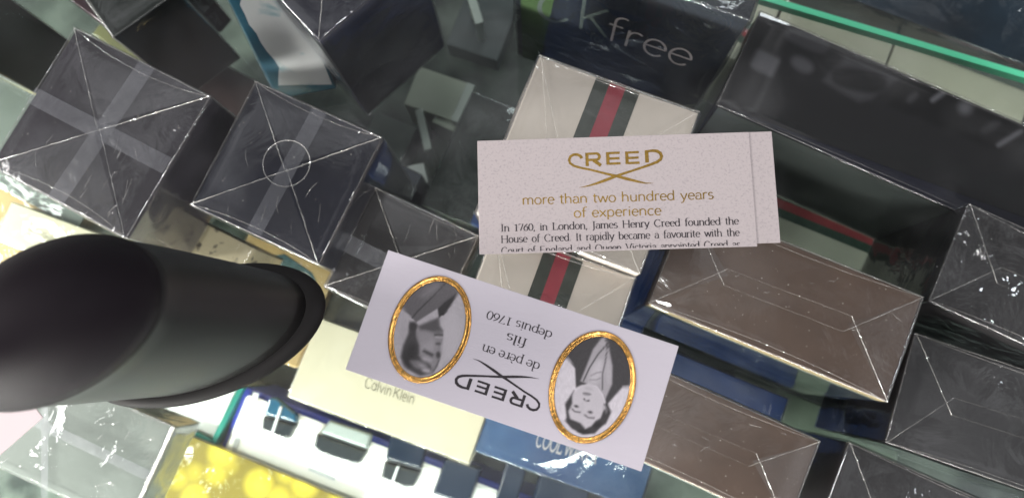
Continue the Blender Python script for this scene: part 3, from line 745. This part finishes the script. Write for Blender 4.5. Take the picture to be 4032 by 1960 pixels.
flask(None, [([(1042, 1632), (1180, 1668), (1150, 1722), (1128, 1726), (1036, 1690)], DARKG, .007),
             ([(1068, 1560), (1098, 1560), (1182, 1630), (1180, 1664), (1044, 1628)], BLUEG, .0065),
             ([(1118, 1590), (1128, 1594), (1090, 1710), (1078, 1706)], GREYP, .0085)])
flask(None, [([(1248, 1700), (1456, 1772), (1425, 1822), (1400, 1824), (1262, 1780), (1236, 1752)], DARKG, .006), ([(1300, 1648), (1474, 1706), (1458, 1766), (1262, 1698)], plain('jar_grey', (.26, .30, .30), .4, .4), .0055)])
flask(None, [([(1516, 1808), (1665, 1850), (1636, 1912), (1600, 1916), (1500, 1876)], DARKG, .007),
             ([(1540, 1700), (1690, 1740), (1666, 1846), (1518, 1804)], NAVYG, .0065),
             ([(1572, 1822), (1582, 1826), (1556, 1900), (1544, 1896)], GREYP, .0085)])
flask(None, [([(1756, 1790), (1905, 1836), (1850, 1990), (1700, 1940)], NAVYG, .007)])
flask(None, [([(2000, 1790), (2085, 1820), (2020, 2030), (1935, 2000)], NAVYG, .007)])
flask(None, [([(2125, 1850), (2330, 1925), (2290, 2060), (2080, 2000)], NAVYG, .007)])
def cap_line(a, b, half, mat=GREYP):
    p, q = om @ at(*a, H - .555), om @ at(*b, H - .555)
    d = (q - p).normalized(); n_ = Vector((-d.y, d.x, 0)) * half
    pydata('caption', [Vector((v.x, v.y, oh + .0004)) for v in (p - n_, q - n_, q + n_, p + n_)], [(0, 1, 2, 3)], mat, O_)
cap_line((1035, 1737), (1112, 1766), .0011)
for k in range(3): cap_line((1232 - 8 * k, 1800 + 22 * k), (1340 - 10 * k, 1842 + 22 * k), .0010)
for k in range(2): cap_line((1480 - 8 * k, 1926 + 22 * k), (1575 - 8 * k, 1960 + 22 * k), .0010)
GR = plain('tray_groove', (.42, .44, .46), .5, .3)
cap_line((1010, 1545), (978, 1640), .0022, GR)
cap_line((945, 1702), (922, 1775), .0018, GR); cap_line((930, 1785), (1400, 1975), .0022, GR)
low('perfume_box', 'yellow foil box with bright dots at the bottom edge', (742, 1712), (1420, 1990), (605, 1975), .548, YELLOW, Db=FLOOR_D)
# free standing clear corner piece between the white box and the gift set
gp = thing('glass_divider', 'dark teal glass divider corner beside the blue rimmed gift set', 'divider', at(838, 1742, H - .552), 0)
gi = gp.location.copy(); gp.location.z = H - FLOOR_D
for a, b in (((838, 1742), (948, 1525)), ((838, 1742), (690, 1672))):
    p, q = at(*a, H - .552) - gi, at(*b, H - .552) - gi
    d = (q - p).normalized(); n_ = Vector((-d.y, d.x, 0)) * .0018
    hgt = FLOOR_D - .552
    V = [Vector((v.x, v.y, z)) for z in (0, hgt) for v in (p - n_, q - n_, q + n_, p + n_)]
    pydata('pane', V, [(3, 2, 1, 0), (4, 5, 6, 7), (0, 1, 5, 4), (1, 2, 6, 5), (2, 3, 7, 6), (3, 0, 4, 7)], EDGED, gp)

# ================================================================== CARDS ON THE COUNTER
LOGO_SC = 1.0
def logo_strips():
    hv = lambda a, b: (lambda dx, dy, i: a * abs(dy) + b * (1 - abs(dy)))
    S = []
    def seg(pts, a=24, b=19): S.append(stroke_quads([(x, -y) for x, y in pts], hv(a, b)))
    # R
    seg([(934, 214), (934, 324)], 26); seg([(946, 223), (1010, 222)]); seg([(946, 274), (1010, 273)])
    seg(arc(1010, 248, 26, 26, -90, 90, 8), 24, 19); seg([(985, 276), (1045, 322)], 30, 24)
    for x in (1090, 1245):
        seg([(x + 13, 214), (x + 13, 318)], 26); seg([(x + 24, 223), (x + 112, 222)]); seg([(x + 24, 268), (x + 108, 267)]); seg([(x + 24, 310), (x + 114, 309)])
    # D: stem, bow, then the long tapering blade
    seg([(1420, 208), (1420, 310)], 30)
    def taper(pts, ws):
        n = len(pts)
        S.append(stroke_quads([(x, -y) for x, y in pts], lambda dx, dy, i: np.interp(i / (n - 1), [0, .18, .35, .6, .82, 1], ws)))
    d = [(1432, 217), (1470, 214), (1505, 219), (1530, 236), (1540, 262), (1530, 288), (1500, 308), (1450, 326), (1380, 348), (1300, 372), (1230, 392), (1165, 412), (1080, 442), (1000, 468), (930, 486), (862, 497)]
    taper(d, [19, 28, 24, 17, 24, 1.5])
    c = [(892, 258), (880, 238), (855, 226), (825, 226), (800, 240), (788, 268), (795, 295), (825, 318), (880, 336), (950, 352), (1040, 378), (1110, 398), (1165, 412), (1250, 438), (1340, 464), (1400, 478), (1462, 480)]
    taper(c, [24, 22, 20, 16, 24, 1.5])
    return S
LOGO = logo_strips()

class Card:
    def __init__(s, name, label, TL, TR, BL, Wpx, Hpx, flip, z):
        a, b, c = at(*TL, z), at(*TR, z), at(*BL, z)
        u = (b - a); s.w = u.length; u.normalize(); v = Vector((u.y, -u.x, 0)); s.h = (c - a).dot(v)
        cen = a + u * s.w / 2 + v * s.h / 2
        s.t = thing(name, label, 'card', (cen.x, cen.y, z), math.atan2(u.y, u.x) + (math.pi if flip else 0))
        s.kx, s.ky = s.w / Wpx, s.h / Hpx; s.W, s.H, s.flip = Wpx, Hpx, flip
    def xy(s, u, v):                       # card px (image sense, from top left) -> local metres
        x, y = (u - s.W / 2) * s.kx, (s.H / 2 - v) * s.ky
        return (-x, -y) if s.flip else (x, y)
    def text(s, txt, u0, u1, v0, asc_px, mat, thick, thin, serif, z, name='lettering', justify=None, slope=0, clip=None, alt=None, space=.55):
        sy = asc_px / ASC
        W0 = abs(u1 - u0)
        if justify == 'auto':
            tot = layout(txt.replace(' ', ''), thick, thin, serif, alt)[1]
            nw = txt.count(' ')
            sx = W0 / (tot + .78 * nw)
            st, wid = layout(txt, thick, thin, serif, alt, space, width=W0 / sx)
        elif justify is None:
            st, wid = layout(txt, thick, thin, serif, alt, space); sx = W0 / wid
        else:
            sx = sy * justify
            st, wid = layout(txt, thick, thin, serif, alt, space, width=W0 / sx)
        x, y = s.xy(u0, v0)
        return strips_obj(name, st, Flat((x, y, z), (sx * s.kx, slope, 0), (0, sy * s.ky, 0), (0, 0, 1)), mat, s.t, clip=clip)
    def logo(s, u, v, scale, mat, z):
        x, y = s.xy(u, v)
        return strips_obj('emblem', LOGO, Flat((x - 1165 * scale * s.kx, y + 355 * scale * s.ky, z), (scale * s.kx, 0, 0), (0, scale * s.ky, 0), (0, 0, 1)), mat, s.t)

TH = .00042
c1 = Card('printed_card', 'flecked card with gold emblem and lettering lying on the glass', (1880, 557), (3037, 519), (1893, 1003), 1158, 446, False, .0003)
fold = c1.xy(1067, 0)[0]
def leaf(name, c, x0, x1, y0, y1, z0, z1, mat):
    return box_part(name, x0, x1, y0, y1, z0, z1, mat, c.t, .00012)
leaf('back_leaf', c1, fold - .012, c1.w / 2, -c1.h / 2 + .0011, c1.h / 2, 0, TH, CARDA)
leaf('front_leaf', c1, -c1.w / 2, fold, -c1.h / 2, c1.h / 2 - .0001, TH + .0001, TH * 2 + .0001, CARDA)
zt = TH * 2 + .00014
c1.logo(541, 131, 1 / 2.077, GOLDF, zt)
c1.text('more than two hundred years', 170, 914, 259, 39, GOLDF, .15, .13, False, zt, space=.6)
c1.text('of experience', 369, 709, 315, 39, GOLDF, .15, .13, False, zt, space=.6)
BODY = dict(thick=.21, thin=.085, serif=True)
clip = (Vector((0, -c1.h / 2 + .0006, 0)), Vector((0, -1, 0)))
c1.text('In 1760, in London, James Henry Creed founded the', 84, 1003, 360, 29, INK, z=zt, justify='auto', **BODY)
c1.text('House of Creed. It rapidly became a favourite with the', 84, 1003, 404, 29, INK, z=zt, justify='auto', **BODY)
c1.text('Court of England and Queen Victoria appointed Creed as', 84, 1003, 449, 29, INK, z=zt, justify='auto', clip=clip, **BODY)

c2 = Card('portrait_card', 'white linen card upside down with two gold framed oval portraits and black emblem', (1530, 985), (2672, 1362), (1382, 1461), 1203, 503, True, .0003)
leaf('leaf', c2, -c2.w / 2, c2.w / 2, -c2.h / 2, c2.h / 2, 0, .0005, CARDB)
zt2 = .00054
c2.logo(592, 358, 345 / 770, INK, zt2)
c2.text('de p\u00e8re en', 716, 480, 236, 38, INK, .17, .07, True, zt2, space=.5)
c2.text('fils', 640, 556, 163, 38, INK, .17, .07, True, zt2)
c2.text('depuis 1760', 724, 456, 104, 36, INK, .17, .07, True, zt2, space=.5)

# --- portraits: flat prints, a fine sheet carrying the picture as colour
def sdf_poly(P, poly):
    poly = np.array(poly, float); n = len(poly)
    d = np.full(len(P), 1e18); s = np.zeros(len(P), bool)
    for i in range(n):
        a, b = poly[i], poly[(i + 1) % n]
        e = b - a; w_ = P - a
        t = np.clip((w_ @ e) / max(e @ e, 1e-9), 0, 1)[:, None]
        q = w_ - e * t; d = np.minimum(d, (q ** 2).sum(1))
        c = (a[1] <= P[:, 1]) != (b[1] <= P[:, 1])
        with np.errstate(divide='ignore', invalid='ignore'):
            xi = a[0] + (P[:, 1] - a[1]) * e[0] / (e[1] if e[1] else 1e-9)
        s ^= c & (P[:, 0] < xi)
    d = np.sqrt(d)
    return np.where(s, -d, d)
def ell(cx, cy, rx, ry, ang=0, n=18):
    return [(cx + rx * math.cos(t) * math.cos(ang) - ry * math.sin(t) * math.sin(ang), cy + rx * math.cos(t) * math.sin(ang) + ry * math.sin(t) * math.cos(ang)) for t in np.linspace(0, 2 * math.pi, n, endpoint=False)]
def line(pts, w_):
    L, R = stroke_quads(pts, lambda a, b, i: w_)
    return L + R[::-1]
PRINT_A = (172, [
 (ell(640, 700, 120, 260), 182, 60), (ell(150, 640, 60, 140), 165, 40),
 ([(120, 400), (300, 180), (430, 120), (580, 120), (720, 250), (640, 370), (600, 440), (515, 510), (500, 415), (280, 560), (240, 520)], 108, 7),
 (line([(580, 150), (430, 310), (290, 450), (235, 520)], 10), 72, 6),
 (ell(420, 230, 110, 40, -.6), 126, 35),
 ([(570, 350), (690, 262), (650, 360), (590, 440), (515, 512), (500, 420)], 72, 8),
 ([(530, 480), (600, 440), (560, 490)], 60, 6),
 ([(300, 610), (510, 510), (520, 590), (560, 645), (558, 740), (548, 800), (545, 860), (530, 950), (470, 1075), (400, 1090), (300, 950), (280, 740)], 140, 9),
 ([(300, 600), (510, 512), (522, 600), (550, 645), (470, 660), (330, 640)], 96, 18),
 ([(215, 555), (285, 590), (285, 700), (318, 800), (312, 900), (345, 945), (430, 1000), (460, 1080), (330, 1110), (200, 1040), (128, 920), (150, 800), (200, 680)], 84, 14),
 (ell(250, 600, 40, 45), 78, 14), (ell(220, 900, 60, 120, .3), 70, 30),
 (ell(330, 1000, 70, 34, .3), 150, 24), (ell(400, 1055, 50, 22, .2), 176, 16), (ell(270, 980, 50, 20, .5), 120, 18),
 (ell(405, 800, 70, 90), 158, 30), (ell(370, 720, 60, 60), 146, 30),
 (line([(470, 690), (510, 685), (556, 690)], 16), 82, 9), (line([(480, 712), (520, 718), (556, 716)], 10), 172, 6), (ell(510, 660, 40, 12), 112, 10),
 (ell(512, 780, 30, 12), 92, 10), (ell(545, 830, 9, 60), 165, 10),
 (line([(360, 845), (400, 872), (460, 900)], 36), 88, 12), (ell(512, 895, 24, 34), 84, 10), (line([(350, 830), (420, 850), (470, 875)], 10), 150, 8),
 (line([(520, 940), (500, 1000), (465, 1060)], 12), 96, 8), (line([(390, 960), (430, 1010), (445, 1060)], 12), 100, 9),
 (ell(400, 940, 50, 20, .3), 165, 16)])
PRINT_B = (206, [
 ([(190, 350), (210, 345), (240, 380), (285, 450), (290, 640), (350, 612), (500, 600), (570, 700), (590, 795), (610, 795), (760, 628), (830, 625), (850, 480), (800, 250), (700, 150), (560, 100), (400, 130), (240, 260)], 84, 8),
 ([(555, 140), (600, 130), (622, 190), (662, 420), (655, 600), (585, 750), (560, 700), (500, 620), (400, 600), (335, 575), (400, 420), (470, 250)], 168, 9),
 (ell(500, 480, 60, 130, .35), 190, 30), (ell(620, 480, 24, 120), 178, 14),
 (line([(612, 200), (520, 300), (430, 440), (365, 575)], 12), 86, 6), (line([(618, 210), (590, 380), (560, 500), (556, 660)], 10), 96, 6),
 (line([(600, 150), (612, 200)], 14), 90, 6), (line([(440, 520), (500, 490), (550, 480)], 8), 140, 8), (line([(430, 560), (500, 560), (540, 540)], 8), 145, 8),
 ([(330, 640), (420, 588), (510, 640), (572, 760), (562, 850), (520, 950), (440, 1035), (370, 1045), (300, 990), (222, 950), (232, 820), (268, 710)], 192, 9),
 ([(272, 665), (180, 800), (192, 930), (180, 975), (240, 1045), (350, 1105), (470, 1095), (540, 1025), (585, 995), (640, 880), (604, 790), (565, 800), (568, 850), (532, 940), (480, 972), (440, 1020), (380, 1048), (330, 992), (228, 952), (212, 880), (250, 800), (254, 720)], 80, 9),
 (ell(590, 860, 14, 34), 120, 10), (ell(360, 1075, 60, 16, .1), 62, 14), (ell(500, 1010, 40, 24, -.5), 66, 14), (ell(570, 835, 16, 24), 176, 8),
 (ell(345, 850, 20, 70, .15), 186, 14), (ell(500, 780, 50, 70), 190, 30), (ell(300, 740, 34, 60), 194, 24),
 (ell(292, 826, 26, 13, .25), 124, 8), (ell(430, 884, 28, 13, .25), 124, 8), (ell(292, 826, 12, 10), 84, 6), (ell(432, 882, 12, 10), 84, 6),
 (line([(248, 850), (275, 878), (330, 886)], 11), 100, 8), (line([(372, 908), (410, 938), (470, 940)], 12), 100, 8),
 (line([(372, 760), (395, 772), (425, 768)], 12), 130, 8), (ell(372, 752, 8, 7), 96, 6), (ell(412, 770, 9, 7), 96, 6),
 (ell(400, 700, 42, 11, .15), 122, 9), (ell(392, 712, 30, 6, .15), 150, 7), (ell(420, 650, 40, 14, .2), 178, 14)])
def picture(card, cu, cv, ru, rv, spec, ox, oy, name):
    base, shapes = spec
    nr, na = 46, 110
    V = [(cu, cv)] ; F = []
    for i in range(1, nr + 1):
        for j in range(na):
            a = 2 * math.pi * j / na
            V.append((cu + ru * i / nr * math.cos(a), cv + rv * i / nr * math.sin(a)))
    for j in range(na): F.append((0, 1 + j, 1 + (j + 1) % na))
    for i in range(nr - 1):
        for j in range(na):
            p = 1 + i * na + j; q = 1 + i * na + (j + 1) % na
            F.append((p, p + na, q + na, q))
    U = np.array(V)
    ang = math.atan2(377, 1142)
    tx = 1530 + U[:, 0] * math.cos(ang) - U[:, 1] * math.sin(ang); ty = 985 + U[:, 0] * math.sin(ang) + U[:, 1] * math.cos(ang)
    P = np.stack([(tx - ox) * 2.608, (ty - oy) * 2.608], 1)
    val = np.full(len(P), float(base))
    val += np.array([noise.noise(Vector((p[0] * .02, p[1] * .02, 3))) * 9 + noise.noise(Vector((p[0] * .06, p[1] * .06, 9))) * 7 for p in P])
    for poly, g, soft in shapes:
        d = sdf_poly(P, poly)
        k = np.clip(.5 - d / (3.2 * soft), 0, 1); k = k * k * (3 - 2 * k)
        val = val * (1 - k) + g * k
    val += np.array([noise.noise(Vector((p[0] * .11, p[1] * .11, 1))) * 7 for p in P])
    val = 120 + (val - 120) * 1.18 - 6
    lin = (np.clip(val, 20, 235) / 255) ** 2.2 * .82
    VV = [(*card.xy(u_, v_), zt2 + .00003) for u_, v_ in V]
    me = bpy.data.meshes.new(name); me.from_pydata(VV, [], F); me.update()
    if me.polygons[0].normal.z < 0: me.flip_normals()
    ca = me.color_attributes.new('print', 'FLOAT_COLOR', 'POINT')
    ca.data.foreach_set('color', np.stack([lin * 1.02, lin * .96, lin * 1.04, np.ones_like(lin)], 1).astype(np.float32).ravel())
    return mesh_obj(name, me, PHOTO, card.t)
PHOTO, nt, out = new_mat('photo_print')
b = N(nt, 'ShaderNodeBsdfPrincipled'); b.inputs['Roughness'].default_value = .5; b.inputs['Specular IOR Level'].default_value = .25
at_ = N(nt, 'ShaderNodeAttribute'); at_.attribute_name = 'print'
nt.links.new(at_.outputs['Color'], b.inputs['Base Color']); nt.links.new(b.outputs[0], out.inputs[0])

def soft_sheet(t, corners, Dt, zloc, base, shapes, name, nx=150, ny=60, tint=(1, 1, 1.12)):
    m = Matrix.LocRotScale(t.location, t.rotation_euler, None).inverted()
    c = [np.array(p, float) for p in corners]            # TL, TR, BR, BL in photograph pixels
    P = []; V = []
    for j in range(ny + 1):
        for i in range(nx + 1):
            f, g = i / nx, j / ny
            p = (c[0] * (1 - f) + c[1] * f) * (1 - g) + (c[3] * (1 - f) + c[2] * f) * g
            q = m @ at(p[0], p[1], H - Dt)
            P.append(p); V.append((q.x, q.y, zloc))
    F = [(j * (nx + 1) + i, (j + 1) * (nx + 1) + i, (j + 1) * (nx + 1) + i + 1, j * (nx + 1) + i + 1) for j in range(ny) for i in range(nx)]
    P = np.array(P); val = np.full(len(P), float(base))
    for poly, g, soft in shapes:
        d = sdf_poly(P, poly); k = np.clip(.5 - d / (2 * soft), 0, 1); k = k * k * (3 - 2 * k)
        val = val * (1 - k) + g * k
    me = bpy.data.meshes.new(name); me.from_pydata(V, [], F); me.update()
    ca = me.color_attributes.new('print', 'FLOAT_COLOR', 'POINT')
    ca.data.foreach_set('color', np.stack([val * tint[0], val * tint[1], val * tint[2], np.ones_like(val)], 1).astype(np.float32).ravel())
    return mesh_obj(name, me, PHOTO, t)
soft_sheet(BB, [(2998, 56), (4240, 586), (4240, 935), (2815, 406)], .352, wh + .0002, .011, [
    (rnd_rect(3175, 158, 92, 32, .40, 3), .040, 14), (rnd_rect(3012, 250, 50, 40, .45, 6), .075, 14), (rnd_rect(3158, 256, 46, 26, .5, 2.2), .060, 16),
    ([(3240, 320), (3330, 225), (3540, 310), (3430, 390), (3380, 402)], .042, 16), (rnd_rect(3382, 318, 112, 44, .2, 2.8), .010, 14),
    ([(3490, 415), (3585, 312), (4300, 600), (4300, 760), (3960, 610)], .005, 16),
    (rnd_rect(3700, 375, 44, 9, -.62, 4), .11, 9), (rnd_rect(3592, 385, 26, 12, -.7, 2), .035, 12), (rnd_rect(3800, 425, 26, 24, 0, 2), .085, 22), (rnd_rect(3975, 545, 60, 9, -.55, 4), .10, 9), (rnd_rect(3900, 500, 40, 14, -.5, 2), .03, 16)], 'picture')  # leading bar here is a highlight painted in with the pictures

def gold_ring(card, cu, cv, ru, rv, label):
    prof = [(-.0020, 0), (-.0019, .0003), (-.0014, .00055), (-.0009, .0004), (-.0006, .0002), (-.0001, .00035), (.0006, .0008), (.0013, .00085), (.0018, .0005), (.0021, 0)]
    n = 120; V = []; F = []
    x, y = card.xy(cu, cv)
    for i in range(n):
        a = 2 * math.pi * i / n
        ex, ey = ru * card.kx * math.cos(a), rv * card.ky * math.sin(a)
        nx, ny = math.cos(a) / (ru * card.kx), math.sin(a) / (rv * card.ky); l = math.hypot(nx, ny); nx, ny = nx / l, ny / l
        for o, zz in [(a_ * .50, b_ * .75) for a_, b_ in prof]: V.append((x + ex + nx * o, y + ey + ny * o, zt2 + .00004 + zz))
    m = len(prof)
    for i in range(n):
        for j in range(m - 1):
            F.append((i * m + j, ((i + 1) % n) * m + j, ((i + 1) % n) * m + j + 1, i * m + j + 1))
    o = pydata('gold_frame', V, F, GOLDR, card.t, True, label)
    me = o.data
    bm = bmesh.new(); bm.from_mesh(me); bmesh.ops.recalc_face_normals(bm, faces=list(bm.faces))
    if sum(f.normal.z for f in bm.faces) < 0: bmesh.ops.reverse_faces(bm, faces=list(bm.faces))
    bm.to_mesh(me); bm.free()
picture(c2, 262, 247, 139, 200, PRINT_A, 1540, 1060, 'portrait')
picture(c2, 932, 257, 146, 205, PRINT_B, 2160, 1280, 'portrait')
gold_ring(c2, 262, 247, 145, 206, 'gold oval frame round the profile head')
gold_ring(c2, 932, 257, 151, 210, 'gold oval frame round the front-facing head')

# blank card corner at the left edge
z = .0003
k0 = at(172, 1642, z)
e1 = (at(0, 1792, z) - k0).normalized(); e2 = Vector((e1.y, -e1.x, 0))
if (at(0, 1500, z) - k0).dot(e2) < 0: e2 = -e2
cen = k0 + e1 * .045 + e2 * .02
t3 = thing('blank_card', 'plain pinkish card corner at the left edge under the black bottle', 'card', cen, math.atan2(e1.y, e1.x))
box_part('leaf', -.045, .045, -.02, .02, 0, .0005, plain('card_pink', (.72, .62, .63), .55, .25, var=.03), t3, .0001)

# ================================================================== BLACK BOTTLE standing on the counter
def section(px, py, a, b, ang, z, n=72):
    c = at(px, py, z); k = (H - z) / FPX
    ca_, sa_ = math.cos(math.radians(ang)), math.sin(math.radians(ang))
    return c, [(a * k * math.cos(t) * ca_ - b * k * math.sin(t) * sa_, a * k * math.cos(t) * sa_ + b * k * math.sin(t) * ca_) for t in np.linspace(0, 2 * math.pi, n, endpoint=False)]
base_c = at(800, 1320, 0)
bt = thing('bottle', 'out of focus black oval bottle with a flared foot standing on the glass', 'bottle', base_c, 0)
def loft(name, secs, mat, cap0=True, cap1=True):
    V = []; F = []; n = 72
    for (c, ring), z in secs:
        for x, y in ring: V.append((c.x - base_c.x + x, c.y - base_c.y + y, z))
    for i in range(len(secs) - 1):
        for j in range(n):
            F.append((i * n + j, i * n + (j + 1) % n, (i + 1) * n + (j + 1) % n, (i + 1) * n + j))
    if cap0: F.append(tuple(range(n))[::-1])
    if cap1: F.append(tuple(range((len(secs) - 1) * n, len(secs) * n)))
    o = pydata(name, V, F, mat, bt, True)
    return o
def S(px, py, a, b, ang, z): return (section(px, py, a, b, ang, z), z)
loft('foot', [S(800, 1318, 497, 247, 18, .0001), S(800, 1318, 503, 253, 18, .0010), S(799, 1318, 503, 253, 18, .0024), S(794, 1316, 492, 246, 18, .0036), S(772, 1309, 458, 224, 18, .0060)], plain('foot_black', (.007, .006, .006), .55, .2))
body = []
for f in np.linspace(0, 1, 12):
    z = .0058 + f * .0672
    g = f ** 1.15
    body.append(S(770 + (190 - 770) * (1.05 * f if f < 1 else 1) * (.82 + .18 * f) , 1308 + (1262 - 1308) * f, 455 + (474 - 455) * g, 222 + (314 - 222) * g, 18 + 9 * f, z))
loft('body', body, BOTTLE)
capz = [(.0733, 200, 1268, 462, 302), (.0745, 195, 1268, 474, 314), (.079, 165, 1267, 464, 304), (.084, 130, 1264, 440, 284), (.089, 90, 1260, 396, 252), (.093, 55, 1256, 338, 212), (.0965, 25, 1252, 255, 160), (.0985, 5, 1250, 160, 100), (.0992, 0, 1249, 50, 32)]
loft('cap', [S(x, y, a, b_, 27, z) for z, x, y, a, b_ in capz], CAPM)

# ================================================================== small glinting wrinkles in the film
def wrinkles(t, wd, d, h, n, seed, region=(-.45, .45, -.48, -.05), lmin=.002, lmax=.009, fan=None):
    r = random.Random(seed); V = []; F = []
    for i in range(n):
        x, y = r.uniform(region[0], region[1]) * wd, r.uniform(region[2], region[3]) * d
        a = r.gauss(fan if fan is not None else 1.9, .35); l = r.uniform(lmin, lmax)
        p = Vector((x, y, h + .0020)); q = p + Vector((math.cos(a), math.sin(a), 0)) * l
        m = p.lerp(q, .5) + Vector((r.uniform(-.0006, .0006), r.uniform(-.0006, .0006), .0002))
        v, f = ribbon([p, m, q], r.uniform(.00015, .00042), .00025, seed * 7 + i, .0001)
        k = len(V); V += v; F += [tuple(k + e for e in ff) for ff in f]
    o = pydata('film_wrinkles', V, F, CREASE_THIN, t, True); o['kind'] = 'stuff'
wrinkles(A, aw, ad, ah, 9, 3); wrinkles(A, aw, ad, ah, 6, 13, (.0, .45, -.45, -.25))
wrinkles(B, bw, bd, bh, 7, 4); wrinkles(C_, cw_, cd_, ch_, 8, 6, (-.1, .45, .1, .4))
wrinkles(F_, fw, fd, fh, 7, 5, (-.4, .45, -.1, .45), .001, .006, .4); wrinkles(G_, gw, gd, gh, 6, 15, (-.1, .4, -.3, .4), .001, .006, .4)
wrinkles(P_, pw_, pd_, ph_, 24, 21, (-.1, .45, -.5, .4), .001, .006, .5)

# ================================================================== DUST on the film
def dust(t, wd, d, h, n, seed):
    r = random.Random(seed); V = []; F = []
    for i in range(n):
        x, y = r.uniform(-.48, .48) * wd, r.uniform(-.46, .46) * d
        s = r.uniform(.00010, .00026); a = r.uniform(0, 3)
        k = len(V); z = h + .0030
        for j in range(3):
            q = a + j * 2.1
            V.append((x + s * math.cos(q) * r.uniform(.6, 1.6), y + s * math.sin(q), z))
        F.append((k, k + 1, k + 2))
    o = pydata('dust', V, F, DUST, t); o['kind'] = 'stuff'
dust(F_, fw, fd, fh, 60, 3); dust(G_, gw, gd, gh, 40, 5); dust(B, bw, bd, bh, 18, 7); dust(A, aw, ad, ah, 18, 8); dust(C_, cw_, cd_, ch_, 14, 9)
